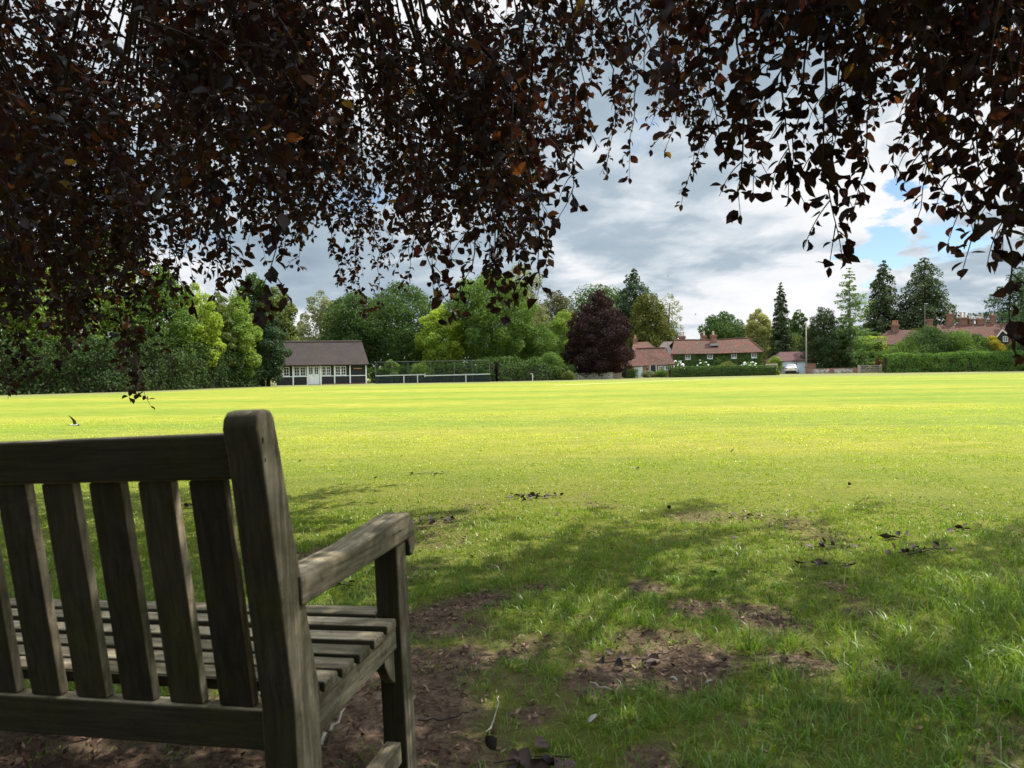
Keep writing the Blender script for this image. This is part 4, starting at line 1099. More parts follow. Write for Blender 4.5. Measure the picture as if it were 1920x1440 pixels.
def long_cottage():
    o = G(1262, 110); T = thing('brick_cottage', o, 'long creeper-covered brick cottage with a red tiled hipped roof and white windows', 'cottage')
    W = lambda px, py, d: P(px, py, d) - o
    xa, xb = W(1262, 700, 110).x, W(1429, 700, 110).x
    ez = W(1345, 662, 110).z
    m = MB(); m.box(xa, xb, 0, 7.0, -0.5, ez + 0.25); m.build('wall', M['brick'], T)
    m = MB()
    E1, E2 = W(1257.5, 664, 109.5), W(1433, 659.6, 109.5); R1, R2 = W(1264.5, 638, 113.5), W(1403, 634.2, 113.5)
    mid = lambda a, b, t: a.lerp(b, t)
    # slight sag in the old ridge and eaves: slope cut into bays
    nb = 8
    for i in range(nb):
        t0, t1 = i / nb, (i + 1) / nb
        sg = lambda t: Vector((0, 0, -0.10 * math.sin(math.pi * t) + 0.03 * math.sin(9 * t)))
        slab(m, [mid(E1, E2, t0) + sg(t0) * .5, mid(E1, E2, t1) + sg(t1) * .5, mid(R1, R2, t1) + sg(t1), mid(R1, R2, t0) + sg(t0)])
    B1, B2 = E1 + Vector((0, 8, 0)), E2 + Vector((0, 8, 0))
    slab(m, [B2, B1, R1, R2]); slab(m, [E2, B2, R2])
    rf = m.build('roof', M['tile_red'], T)
    g = MB(); g.add([Vector((xa - .004, 0, E1.z - .1)), Vector((xa - .004, 7.0, E1.z - .1)), Vector((xa - .004, 3.5, R1.z - 0.22))], [(0, 1, 2)]); g.build('gable', M['flint_pale'], T)
    rt = MB(); n = 40
    for i in range(n):
        t0, t1 = i / n, (i + 0.93) / n; rt.tube([mid(R1, R2, t0) + sg(t0) + Vector((0, 0, .03)), mid(R1, R2, t1) + sg(t1) + Vector((0, 0, .03))], 0.12, 6)
    for i in range(14):
        rt.tube([mid(R2, E2, i / 14) + Vector((0, 0, .03)), mid(R2, E2, (i + .93) / 14) + Vector((0, 0, .03))], 0.11, 6)
    rt.build('ridge_tiles', M['tile_red'], rf)
    holes = []
    for px in (1289.6, 1331, 1376, 1413.6):
        y0, y1 = 664.5 - (px - 1262) * 0.024, 674.5 - (px - 1262) * 0.024
        p, q = W(px - 5.2, y1, 109.95), W(px + 5.2, y0, 109.95)
        wd = window(T, p.x, q.x, -0.06, p.z, q.z, 2, 3, fr=0.10, bar=0.05)
        MB().box(p.x - 0.08, q.x + 0.08, -0.22, -0.02, p.z - 0.09, p.z - 0.004).build('sill', M['white'], wd)
        holes.append((p.x - 0.06, q.x + 0.06, p.z - 0.05, q.z + 0.05))
    V = skin(None, xa + 0.1, xb - 0.05, ez - 0.05, 0.2, -0.02, 9000, 0.20, holes, 0.45)
    link('creeper', quads_mesh('creeper', V, M['f_hedge']), T)
    chimney(T, o, 1320, 628.5, 637, 10, 114.5, 1, parent=rf, pot_h=0.7)
    chimney(T, o, 1337.5, 627.5, 645, 12, 112.2, 1, parent=rf, pot_h=0.6, depth=1.1)
    MB().box(*(lambda p: (p.x - .62, p.x + .62, p.y - .62, p.y + .3, p.z - .25, p.z + .1))(W(1338.5, 645.5, 111.9))).build('flashing', M['lead'], rf)
    # rear cross wing, dark roof showing at the left end
    m = MB(); slab(m, [W(1231, 657, 113.5), W(1262, 657, 113.5), W(1266, 640, 117.5), W(1244, 640.6, 117.5)])
    slab(m, [W(1266, 640, 117.5), W(1244, 640.6, 117.5), W(1233, 657, 121.5), W(1266, 657, 121.5)]); slab(m, [W(1231, 657, 113.5), W(1244, 640.6, 117.5), W(1233, 657, 121.5)])
    r2 = m.build('rear_roof', M['tile_grey'], T)
    p0, p1 = W(1236, 700, 114.2), W(1262, 655, 114.2)
    MB().box(p0.x, p1.x, 4.4, 10.8, -0.5, p1.z).build('rear_wall', M['brick'], T)
    chimney(T, o, 1279, 630, 638, 13, 117.5, 2, parent=r2, pot_h=0.7)
    return T


long_cottage()


def cottage_wing():
    o = G(1166, 105.6); T = thing('brick_outbuilding', o, 'low red roofed brick wing with a white plank door left of the long cottage', 'outbuilding')
    W = lambda px, py, d: P(px, py, d) - o
    D0 = 105.6; ez = W(1210, 684.5, D0).z
    xa, xm, xb = 0.0, W(1187, 700, D0).x, W(1263, 700, D0).x
    MB().box(xa, xm - 0.002, 0, 5, -0.5, ez).build('orange_brick_wall', M['brick_or'], T)
    MB().box(xm, xb, 0.01, 5, -0.5, ez).build('wall', M['brick'], T)
    A, B, C = W(1172, 687, 105), W(1222, 685.2, 105.7), W(1267, 682.5, 105); Dd, E = W(1247, 652.3, 109), W(1192, 654, 109)
    m = MB(); slab(m, [A, B, E]); slab(m, [B, C, Dd, E]); slab(m, [C, C + Vector((0, 6, 0)), Dd]); slab(m, [A, E, A + Vector((0, 6, 0))])
    slab(m, [C + Vector((0, 6, 0)), A + Vector((0, 6, 0)), E, Dd])
    rf = m.build('roof', M['tile_red'], T)
    rt = MB()
    for i in range(16): rt.tube([E.lerp(Dd, i / 16) + Vector((0, 0, .03)), E.lerp(Dd, (i + .93) / 16) + Vector((0, 0, .03))], 0.11, 6)
    rt.build('ridge_tiles', M['tile_red'], rf)
    p, q = W(1188.3, 709, D0), W(1204.8, 685.6, D0)
    m = MB(); n = 7
    for i in range(n): m.box(p.x + (q.x - p.x) * i / n + .006, p.x + (q.x - p.x) * (i + 1) / n - .006, -0.06, -0.01, 0.0, ez - 0.08)
    dr = m.build('plank_door', M['pale_door'], T)
    MB().box(p.x + 0.15, p.x + 0.40, -0.085, -0.062, ez * .52, ez * .56).build('handle', M['car_dark'], dr)
    for a, b, y0, y1, c in ((1168.3, 1178, 688, 695.5, 3), (1234.8, 1246.6, 685.8, 694.6, 3), (1247, 1259.6, 685.3, 694.3, 3)):
        p, q = W(a, y1, D0), W(b, y0, D0); window(T, p.x, q.x, -0.02, p.z, min(q.z, ez - 0.03), c, 2, fr=0.09, bar=0.05)
    p, q = W(1219.6, 706, D0), W(1229.4, 686, D0)
    wd = MB().box(p.x, q.x, -0.04, 0.005, 0.0, ez - 0.05).build('dark_door', M['tar'], T)
    MB().box(p.x - .1, p.x - .003, -0.06, 0.0, 0.0, ez - 0.05).box(q.x + .003, q.x + .1, -0.06, 0.0, 0.0, ez - 0.05).build('door_frame', M['white'], T)
    p = W(1213.5, 691, D0); MB().lathe((p.x, -0.15, p.z), [(-0.14, 0.05), (-0.1, 0.10), (0.06, 0.12), (0.12, 0.02)], 8).build('wall_lantern', M['car_dark'], T)
    # small taller roof behind with its gable turned right
    m = MB(); slab(m, [W(1184, 657, 109.5), W(1211, 656, 109.5), W(1215, 640.6, 113), W(1188, 642, 113)]); slab(m, [W(1211, 656, 109.5), W(1235, 657, 113.5), W(1215, 640.6, 113)])
    slab(m, [W(1235, 657, 113.5), W(1184, 657, 116.5), W(1188, 642, 113), W(1215, 640.6, 113)])
    r2 = m.build('rear_roof', M['tile_red'], T)
    p0, p1 = W(1187, 700, 110), W(1233, 657, 110); MB().box(p0.x, p1.x, 5.1, 10.5, -0.5, p1.z - 0.2).build('rear_wall', M['brick'], T)
    chimney(T, o, 1191, 634.5, 642, 9, 113, 1, parent=r2, pot_h=0.6, potmat='pot')
    return T


cottage_wing()


def garage():
    d = 120.0; o = G(1458.3, d); T = thing('garage', o, 'small brick garage with pale double doors and a plum tiled roof behind the parked car', 'garage')
    W = lambda px, py, dd=d: P(px, py, dd) - o
    ez = W(1490, 676, d).z; xb = W(1531, 700).x
    MB().box(0, xb, 0.05, 6, -0.5, ez).build('wall', M['brick'], T)
    m = MB(); A, B = W(1456.3, 677.2, d - .4), W(1532, 675.2, d - .4); C, D = W(1525, 658.6, d + 3), W(1462, 660, d + 3); up = Vector((0, 6.8, 0))
    slab(m, [A, B, C, D]); slab(m, [B + up, A + up, D, C]); slab(m, [B, B + up, C]); slab(m, [A + up, A, D]); m.build('roof', M['tile_garage'], T)
    for a, b in ((1463, 1489.2), (1494.6, 1512.8)):
        p, q = W(a, 701), W(b, 677.3); n = 8 if a < 1480 else 6; m = MB()
        for i in range(n): m.box(p.x + (q.x - p.x) * i / n + .008, p.x + (q.x - p.x) * (i + 1) / n - .008, -0.02, 0.045, -0.05, ez - 0.1)
        dr = m.build('garage_door', M['pale_door'], T)
        MB().box(p.x + 0.1, p.x + 0.5, -0.035, -0.021, ez - 0.35, ez - 0.28).box(q.x - 0.5, q.x - 0.1, -0.035, -0.021, ez - 0.35, ez - 0.28).build('hinge', M['car_dark'], dr)
        if a > 1490: MB().box(q.x - .3, q.x - .12, -0.04, -0.021, 0.95, 1.25).build('handle', M['car_dark'], dr)
    p, q = W(1513.6, 682.2), W(1522, 677.3); MB().box(p.x, q.x, -0.01, 0.045, p.z, q.z).build('white_panel', M['white'], T)
    p = W(1491.5, 679); MB().box(p.x - .07, p.x + .07, -0.1, 0.045, p.z - .22, p.z + .05).build('wall_lamp', M['white'], T)


garage()


def right_house():
    d = 126.0; o = G(1757, d); T = thing('brick_house', o, 'brick house with a long red roof and a row of chimneys rising behind tall shrubs', 'house')
    W = lambda px, py, dd: P(px, py, dd) - o
    m = MB(); E1, E2 = W(1752, 634, d - .4), W(1960, 632, d - .4); R1, R2 = W(1757, 609.5, d + 3.5), W(1955, 603, d + 3.5); up = Vector((0, 7.8, 0))
    slab(m, [E1, E2, R2, R1]); slab(m, [E2 + up, E1 + up, R1, R2]); rf = m.build('roof', M['tile_red'], T)
    x0, x1 = W(1756, 700, d).x, W(1955, 700, d).x; ez = W(1850, 633, d).z
    MB().box(x0, x1, 0, 7, -0.6, ez - 0.1).build('wall', M['brick'], T)
    g = MB(); g.add([Vector((x0 - .004, 0, ez - .11)), Vector((x0 - .004, 7, ez - .11)), Vector((x0 - .004, 3.5, R1.z - .25))], [(0, 1, 2)]); g.build('gable', M['brick'], T)
    # lower wing at the left end
    dl = 124.0; E1, E2 = W(1658.5, 646, dl - .3), W(1760, 645, dl - .3); R1, R2 = W(1667, 619.3, dl + 3.2), W(1760, 617.5, dl + 3.2)
    m = MB(); slab(m, [E1, E2, R2, R1]); upl = Vector((0, 7.0, 0)); slab(m, [E2 + upl, E1 + upl, R1, R2]); slab(m, [E1 + upl, E1, R1]); m.build('wing_roof', M['tile_red'], T)
    xw = W(1662, 700, dl).x; MB().box(xw, x0 - .01, -2, 4.6, -0.6, W(1700, 646, dl).z).build('wing_wall', M['brick'], T)
    for px, top, bot, w, n, pm, ph, dd in ((1678.5, 608.5, 619, 15, 3, 'pot', 0.75, 127), (1743, 598, 612, 12, 0, 'pot', .5, 129.5), (1781.5, 588.5, 606, 15, 1, 'pot_pale', .7, 129.5), (1805, 595.3, 605.5, 18, 2, 'pot_pale', 1.0, 129.5),
                                           (1820, 597.5, 605, 11.5, 1, 'pot_pale', .75, 129.5), (1838.5, 597, 605, 18.5, 2, 'pot_pale', .75, 129.5), (1861, 590.5, 605, 10.5, 1, 'pot_pale', .5, 129.5)):
        chimney(T, o, px, top, bot, w, dd, n, parent=rf, pot_h=ph, potmat=pm)
    # dormer with white bargeboards and a small window
    dd = d - 0.6
    a, l, r = W(1879, 617.5, dd), W(1869, 630, dd), W(1893.5, 629.5, dd); zb = W(1880, 645, dd).z
    m = MB(); m.add([Vector((l.x + .3, l.y, zb)), Vector((r.x - .2, r.y, zb)), Vector((r.x - .2, r.y, r.z)), a + Vector((0, 0, -.15)), Vector((l.x + .3, l.y, l.z))], [(0, 1, 2, 3, 4)])
    m.v += [tuple(Vector(v) + Vector((0, 3, 0))) for v in m.v]; m.f = [(0, 1, 2, 3, 4), (9, 8, 7, 6, 5)] + [(i, (i + 1) % 5, (i + 1) % 5 + 5, i + 5) for i in range(5)]
    dm = m.build('dormer', M['tar'], T)
    m = MB()
    for e in (l, r):
        u = a.lerp(e, 1.06); off = Vector((0, -0.08, 0))
        m.add([a + off, u + off, u + off + Vector((0, 0, -.26)), a + off + Vector((0, 0, -.26)), a + Vector((0, .06, 0)), u + Vector((0, .06, 0)), u + Vector((0, .06, -.26)), a + Vector((0, .06, -.26))], [(0, 1, 2, 3), (4, 7, 6, 5), (0, 4, 5, 1), (3, 2, 6, 7), (1, 5, 6, 2), (0, 3, 7, 4)])
    m.build('bargeboard', M['white'], dm)
    m = MB()
    for e in (l, r): slab(m, [a + Vector((0, 0, .05)), a.lerp(e, 1.1) + Vector((0, 0, .05)), a.lerp(e, 1.1) + Vector((0, 3.4, .05)), a + Vector((0, 3.4, .05))], 0.1)
    m.build('dormer_roof', M['tile_red'], dm)
    p, q = W(1880.2, 641, dd), W(1889.6, 630.3, dd); window(T, p.x, q.x, p.y - 0.02, p.z, q.z, 2, 3, fr=0.1, bar=0.06, parent=dm)


right_house()


def gate():
    d = 115; o = G(1610, d); e = G(1652, d); L = e.x - o.x; T = thing('field_gate', o, 'grey wooden five-bar gate between flint wall and ivy hedge', 'gate')
    for x in (0, L): MB().prism([(x - .14, -.3), (x + .14, -.3), (x + .14, 1.22), (x, 1.32), (x - .14, 1.22)], 1, -.12, .12).build('gate_post', M['oak'], T)
    for i, z in enumerate((0.16, 0.36, 0.56, 0.79, 1.08)): MB().box(0.2, L - .2, -.03, .03, z, z + (0.10 if i < 4 else 0.13)).build('bar', M['oak'], T)
    for x in (0.2, L - .31): MB().box(x, x + .11, -.05, .05, 0.14, 1.215).build('stile', M['oak'], T)
    for xa, xb in ((0.35, L * .5), (L - .35, L * .5)):
        m = MB(); m.prism([(xa - .05, 0.2), (xa + .05, 0.2), (xb + .05, 1.09), (xb - .05, 1.09)], 1, -.075, -.034); m.build('brace', M['oak'], T)
    MB().box(L * .5 - .05, L * .5 + .05, -.1, -.076, 0.18, 1.1).build('brace', M['oak'], T)


gate()


def pole():
    d = 116.5; o = G(1512, d); T = thing('timber_pole', o, 'bare grey timber pole standing beside the garage doors', 'pole')
    h = P(1511, 608, d).z - o.z
    MB().tube([(0, 0, -.4), (0, 0, h * .5), (0, 0, h)], [0.115, 0.10, 0.085], 10).build('shaft', M['pole'], T, smooth=True)
    MB().lathe((0, 0, h), [(0, .1), (.05, .1), (.1, .03)], 10).build('cap', M['lead'], T)
    d = 128; b = G(1734.5, d); T = thing('lamp_mast', b, 'thin pale mast standing up behind the shrubs in front of the tallest cypress', 'mast')
    h = P(1734, 570, d).z - b.z
    MB().tube([(0, 0, -.3), (0, 0, h)], [.055, .04], 8).build('shaft', M['pole'], T)
    MB().box(-.06, .5, -.08, .08, h, h + .09).build('lamp_head', M['white'], T)


pole()


def car():
    d = 116.8; o = G(1483, d); T = thing('parked_car', o, 'white hatchback car parked tail towards the field in front of the garage door', 'car'); T.rotation_euler = (0, 0, R(-27))
    # cross sections from tail (y=0) to nose (y=4.3): half width at sill, waist, roof; heights
    S = [(0.00, .78, .84, .60, .45, .95, 1.00), (0.10, .86, .90, .62, .32, .98, 1.10), (0.45, .90, .925, .60, .25, .99, 1.52), (0.9, .91, .93, .62, .24, .99, 1.60), (1.9, .91, .93, .63, .24, .98, 1.61), (2.7, .91, .93, .60, .24, .96, 1.52),
         (3.25, .91, .92, .62, .24, .96, 1.06), (3.9, .88, .90, .60, .26, .86, .92), (4.25, .78, .80, .50, .34, .72, .78)]
    vs = []; fs = []
    for y, a, b, c, z0, z1, z2 in S:
        vs += [(-a, y, z0), (-b, y, (z0 + z1) / 2), (-b * .985, y, z1), (-c, y, z2 - .04), (-c * .6, y, z2), (c * .6, y, z2), (c, y, z2 - .04), (b * .985, y, z1), (b, y, (z0 + z1) / 2), (a, y, z0)]
    k = 10
    for i in range(len(S) - 1):
        for j in range(k): fs.append((i * k + j, i * k + (j + 1) % k, (i + 1) * k + (j + 1) % k, (i + 1) * k + j))
    fs += [tuple(range(k)), tuple(range(len(S) * k - 1, (len(S) - 1) * k - 1, -1))]
    MB().add(vs, fs).build('body', M['car_white'], T, bevel=.02, smooth=True)
    g = M['glass_dark']
    MB().add([(-.70, .085, 1.04), (.70, .085, 1.04), (.52, .40, 1.45), (-.52, .40, 1.45), (-.70, .12, 1.02), (.70, .12, 1.02), (.52, .45, 1.43), (-.52, .45, 1.43)], [(0, 1, 2, 3), (4, 7, 6, 5), (0, 4, 5, 1), (3, 2, 6, 7), (1, 5, 6, 2), (0, 3, 7, 4)]).build('rear_window', g, T)
    for s in (-1, 1):
        MB().add([(s * .925, .55, 1.02), (s * .925, 2.75, 1.0), (s * .655, 2.4, 1.46), (s * .65, .65, 1.46), (s * .88, .55, 1.02), (s * .88, 2.75, 1.0), (s * .61, 2.4, 1.46), (s * .61, .65, 1.46)], [(0, 1, 2, 3), (4, 7, 6, 5), (0, 4, 5, 1), (3, 2, 6, 7), (1, 5, 6, 2), (0, 3, 7, 4)]).build('side_window', g, T)
        MB().box(s * .74 - .17, s * .74 + .17, -.035, .10, .80, .98).build('tail_light', M['tail'], T, bevel=.02)
        MB().box(s * 1.0 - .08, s * 1.0 + .08, 2.55, 2.75, .98, 1.12).build('wing_mirror', M['car_white'], T, bevel=.03)
        for y in (.75, 3.35):
            wm = MB().tube([(s * .70, y, .33), (s * .935, y, .33)], .335, 20).build('wheel', M['tyre'], T, bevel=.03)
            MB().tube([(s * .93, y, .33), (s * .945, y, .33)], .21, 14).build('rim', M['rim'], wm)
    MB().box(-.84, .84, -.05, .12, .30, .56).build('bumper', M['car_dark'], T, bevel=.03)
    MB().box(-.26, .26, -.055, -.02, .70, .81).build('number_plate', M['plate'], T)
    MB().box(-.56, .56, .30, .50, 1.52, 1.56).build('spoiler', M['car_white'], T, bevel=.015)


car()
bl = MB(); bp = [ground_at(*q) for q in ((1040, 722.6), (1100, 720.2), (1160, 717.6), (1230, 714.9), (1300, 712.3), (1370, 710.1), (1430, 708.4))]
for p_, q_ in zip(bp, bp[1:]):
    bl.add([p_ + Vector((0, -.3, .01)), q_ + Vector((0, -.3, .01)), q_ + Vector((0, .3, .01)), p_ + Vector((0, .3, .01))], [(0, 1, 2, 3)])
tag(bl.build('boundary_line', plain('chalked_turf', (0.46, 0.46, 0.24), 0.9, 0.1, 0.2, 2)), kind='structure')
# ---------------------------------------------------------------- garden hedges and shrubs by the houses
hedge('clipped_hedge', 'square clipped dark hedge in front of the white plank door', [G(1166, 99.5), G(1194.5, 99.5)], 1.22, 1.5, 'hedge', 320, 0.13, lumpy=0.02, rag=0.03)
hedge('clipped_hedge', 'long clipped garden hedge running in front of the creeper-covered cottage', [G(1253, 101), G(1275, 101.5), G(1350, 104), G(1455, 106.5)], [1.36, 1.45, 1.50, 1.42], 1.5, 'hedge', 230, 0.14, lumpy=0.04, rag=0.04)
hedge('ivy_hedge', 'tall leafy bright green hedge along the right edge of the field', [G(1658, 112), G(1720, 112), G(1800, 111), G(1900, 110), G(2080, 109)], [2.9, 2.7, 3.0, 2.9, 2.9], 1.8, 'ivy', 150, 0.20, lumpy=0.13, rag=0.11)
hedge('golden_hedge', 'bright yellow-green clipped hedge top beyond the larch', [G(1612, 124), G(1660, 123)], 6.1, 1.6, 'lime', 60, 0.22, lumpy=0.05, rag=0.08)
hedge('box_hedge', 'low rounded green hedge behind the pale flint wall', [G(1084, 98.6), G(1124, 99)], [1.45, 1.15], 1.3, 'box', 200, 0.14, lumpy=0.08, rag=0.05)
bush('topiary', 'clipped egg shaped topiary at the left end of the pale flint wall', 1076.5, 98.5, 678, 7.6, 'box', 2600, 0.12, cat='topiary', prof='egg', lobes=40, lobe_r=0.34)
bush('ivy_column', 'slim upright light green bush left of the copper maple', 1061, 100, 650, 6, 'light', 1300, 0.18, prof='tall')
bush('privet_tree', 'leafy light green bush top showing above the roof behind the low wing', 1214, 119, 629, 28, 'lime', 3500, 0.26)
bush('rose_bush', 'white flowering rose at the left end of the creeper-covered wall', 1271, 107.5, 674, 12, 'mid', 1500, 0.16, cat='rose bush', flowers=60)
bush('rose_bush', 'white climbing rose between the two left upper windows', 1318, 108.6, 672, 11, 'hedge', 1500, 0.16, cat='rose bush', flowers=26)
bush('rose_bush', 'white roses low on the wall at the right end of the cottage', 1405, 108.4, 677, 17, 'mid', 1800, 0.16, cat='rose bush', flowers=42)
bush('garden_shrub', 'olive shrub against the middle of the creeper-covered wall', 1363, 108.4, 676, 22, 'olive', 2400, 0.17)
bush('garden_shrub', 'dark climbing shrub left of the middle cottage window', 1345, 109, 668, 12, 'dark', 1500, 0.16)
bush('lavender_bush', 'grey green shrub right of the white plank door', 1215, 102.5, 694.5, 13, 'willow', 1700, 0.15)
bush('garden_shrub', 'leafy green shrub at the left end of the long clipped hedge', 1240, 102.5, 692.5, 13, 'mid', 1700, 0.16)
bush('golden_shrub', 'tiny yellow bush between the long hedge and the garage', 1459, 108, 691.5, 5, 'gold', 500, 0.14)
bush('laurel_bush', 'light green bush behind the low wall left of the garage', 1452, 120, 664, 15, 'light', 1800, 0.22)
bush('elder_bush', 'pale yellow-green bush showing over the garage roof', 1497, 126.5, 649, 17, 'pale', 1700, 0.26)
bush('ornamental_shrub', 'rusty leaved shrub between the five-bar gate and the ivy hedge', 1649, 116.5, 668, 10, 'pink', 900, 0.2)
bush('fern_bush', 'small bright green bush at the foot of the larch', 1597, 118, 682, 10, 'mid', 900, 0.18)
bush('tall_shrub', 'mid green shrub at the left end above the ivy hedge', 1694, 115.5, 634, 44, 'mid', 5600, 0.26)
bush('tall_shrub', 'highest dark green shrub above the ivy hedge, hiding the house wall', 1742, 116.5, 602, 54, 'dark', 9500, 0.28)
bush('tall_shrub', 'dark shrub with pale tips in the middle above the ivy hedge', 1794, 116, 612, 50, 'mid', 8500, 0.28)
bush('tall_shrub', 'dark green shrub left of the golden one above the ivy hedge', 1832, 115.8, 618, 34, 'dark', 5200, 0.26)
bush('golden_shrub', 'tall golden yellow shrub above the ivy hedge in front of the dormer', 1861, 114.6, 624, 24, 'gold', 4600, 0.24)
bush('tall_shrub', 'dark shrub at the right edge above the ivy hedge', 1905, 115, 637, 34, 'hedge', 4600, 0.26)

# ---------------------------------------------------------------- the copper beech overhead


def beech_leaf_mat():
    m = Mt('copper_beech_leaves'); m.nt.nodes.remove(m.b)
    geo = m.n('ShaderNodeNewGeometry'); r = geo.outputs['Random Per Island']
    c = m.ramp(r, [(0.0, (0.011, 0.0055, 0.005)), (0.42, (0.019, 0.0085, 0.0065)), (0.72, (0.026, 0.0165, 0.007)), (0.97, (0.028, 0.017, 0.008)), (0.990, (0.12, 0.045, 0.012)), (1.0, (0.16, 0.10, 0.018))])
    t = m.ramp(r, [(0.0, (0.018, 0.005, 0.0045)), (0.35, (0.030, 0.008, 0.0065)), (0.72, (0.042, 0.013, 0.007)), (0.97, (0.080, 0.022, 0.010)), (0.990, (0.28, 0.09, 0.02)), (1.0, (0.32, 0.20, 0.03))])
    d = m.n('ShaderNodeBsdfDiffuse'); m.l(c, d.inputs[0]); tr = m.n('ShaderNodeBsdfTranslucent'); m.l(t, tr.inputs[0])
    mx = m.n('ShaderNodeMixShader'); mx.inputs[0].default_value = 0.40; m.l(d.outputs[0], mx.inputs[1]); m.l(tr.outputs[0], mx.inputs[2])
    g = m.n('ShaderNodeBsdfGlossy'); g.inputs['Roughness'].default_value = 0.38
    m2 = m.n('ShaderNodeMixShader'); m2.inputs[0].default_value = 0.022; m.l(mx.outputs[0], m2.inputs[1]); m.l(g.outputs[0], m2.inputs[2]); m.l(m2.outputs[0], m.o.inputs[0])
    return m.m


LEAF = np.array([[0, 0, 0], [.20, .20, .05], [0, .22, 0], [-.20, .20, .05], [.325, .48, .075], [0, .50, 0], [-.325, .48, .075], [.23, .78, .05], [0, .78, -.01], [-.23, .78, .05], [0, 1.03, -.05]])
LF3 = np.array([[0, 1, 2], [0, 2, 3], [7, 10, 8], [8, 10, 9]]); LF4 = np.array([[1, 4, 5, 2], [2, 5, 6, 3], [4, 7, 8, 5], [5, 8, 9, 6]])


def leaf_mesh(name, base, axis, nrm, size, mat):
    n = len(base); axis = unit(axis); nrm = unit(nrm - (nrm * axis).sum(1, keepdims=True) * axis); side = np.cross(axis, nrm)
    curl = rng.uniform(-0.16, 0.34, n)[:, None]; fold = rng.uniform(0.2, 3.6, n)[:, None]; wd = rng.uniform(0.84, 1.2, n)[:, None]
    lx = LEAF[None, :, 0] * wd; ly = np.repeat(LEAF[None, :, 1], n, 0); lz = LEAF[None, :, 2] * fold - curl * ly ** 2
    lx = lx + 0.035 * np.sin(ly * 9 + rng.uniform(0, 6, n)[:, None]) * (lx != 0)
    V = base[:, None] + (side[:, None] * lx[..., None] + axis[:, None] * ly[..., None] + nrm[:, None] * lz[..., None]) * size[:, None, None]
    b = (np.arange(n) * 11)[:, None, None]
    return raw_mesh(name, V.reshape(-1, 3), [(3, (b + LF3[None]).reshape(-1, 3)), (4, (b + LF4[None]).reshape(-1, 4))], mat, True)


def bez(a, b, c, d, n):
    t = np.linspace(0, 1, n)[:, None]; a, b, c, d = (np.array(v)[None] for v in (a, b, c, d))
    return (1 - t) ** 3 * a + 3 * (1 - t) ** 2 * t * b + 3 * (1 - t) * t ** 2 * c + t ** 3 * d


def hang_spray(tip, length, out, spread=1.0, bare=0.0, leaf=0.054, step=0.028):
    """one drooping spray: main shoot, side shoots and alternate leaves; returns twigs and leaf arrays"""
    tip = np.array(tip); o = np.array(out)
    top = tip - o * length * 0.38 + np.array([0, 0, length * 0.9])
    pts = bez(top, top + o * length * 0.34 + np.array([0, 0, 0.02]), tip + np.array([rng.normal(0, .15) * length, rng.normal(0, .12) * length, length * 0.42]), tip, max(8, int(length / 0.06)))
    kink = np.cumsum(rng.normal(0, 0.013, (len(pts), 3)), 0); kink -= np.linspace(0, 1, len(pts))[:, None] * kink[-1]; pts = pts + kink
    tw = [(pts, np.linspace(0.003 + 0.0045 * length, 0.0013, len(pts)))]; LB = []; LA = []; LN = []; LS = []
    seg = np.linalg.norm(np.diff(pts, axis=0), axis=1); cum = np.concatenate([[0], np.cumsum(seg)]); tot = cum[-1]

    def at(ps, cm, s):
        p = np.array([np.interp(s, cm, ps[:, k]) for k in range(3)]).T
        q = np.array([np.interp(np.minimum(s + .02, cm[-1]), cm, ps[:, k]) - np.interp(np.maximum(s - .02, 0), cm, ps[:, k]) for k in range(3)]).T
        return p, unit(np.atleast_2d(q))

    def leaves(ps, s0, st, sc):
        sg = np.linalg.norm(np.diff(ps, axis=0), axis=1); cm = np.concatenate([[0], np.cumsum(sg)])
        s = np.arange(s0, cm[-1], st); s = s + rng.normal(0, st * .55, len(s)); s = np.clip(s, 0, cm[-1])
        if len(s) == 0: return
        p, t = at(ps, cm, s); n = len(s)
        up = unit(rng.normal(0, .5, (n, 3)) + np.array([0, 0, 1.0])); sd = unit(np.cross(t, up)) * np.where(np.arange(n) % 2 == 0, 1, -1)[:, None]
        ax = unit(t * rng.uniform(.1, .8, (n, 1)) + sd * rng.uniform(.6, 1.2, (n, 1)) + rng.normal(0, .38, (n, 3)) + np.array([0, 0, -0.12]))
        LB.append(p + ax * 0.008); LA.append(ax); LN.append(unit(up * .8 + rng.normal(0, .55, (n, 3)))); LS.append(leaf * sc * np.clip(rng.normal(.95, .24, n), .45, 1.5))
        LB.append(p[-1:] + 0); LA.append(t[-1:] + rng.normal(0, .2, (1, 3))); LN.append(up[-1:]); LS.append(np.array([leaf * sc * .8]))
    leaves(pts, max(bare * tot, 0.12 * tot), step * 1.25, 1.0)
    s = max(bare, 0.04) * tot
    k = rng.integers(0, 2)
    while s < tot * 0.95:
        (p,), (t,) = at(pts, cum, np.array([s])); f = s / tot
        ln = spread * (0.09 + 0.34 * (1 - f)) * rng.uniform(.35, 1.45)
        sd = unit(np.cross(t, np.array([rng.normal(0, .6), rng.normal(0, .6), 1.0]))[None])[0] * (1 if k % 2 else -1)
        dr = unit((t * .6 + sd * .9 + rng.normal(0, .2, 3))[None])[0]
        q = bez(p, p + dr * ln * .4, p + dr * ln * .75 + np.array([0, 0, -.10 * ln]), p + dr * ln * .95 + np.array([0, 0, -.55 * ln]) + rng.normal(0, .08 * ln, 3), 7)
        tw.append((q, np.linspace(.0026, .0011, 7))); leaves(q, .02, step, 0.95)
        s += rng.choice([.025, .05, .09, .15, .20]) ; k += 1
    return tw, np.concatenate(LB), np.concatenate(LA), np.concatenate(LN), np.concatenate(LS), top


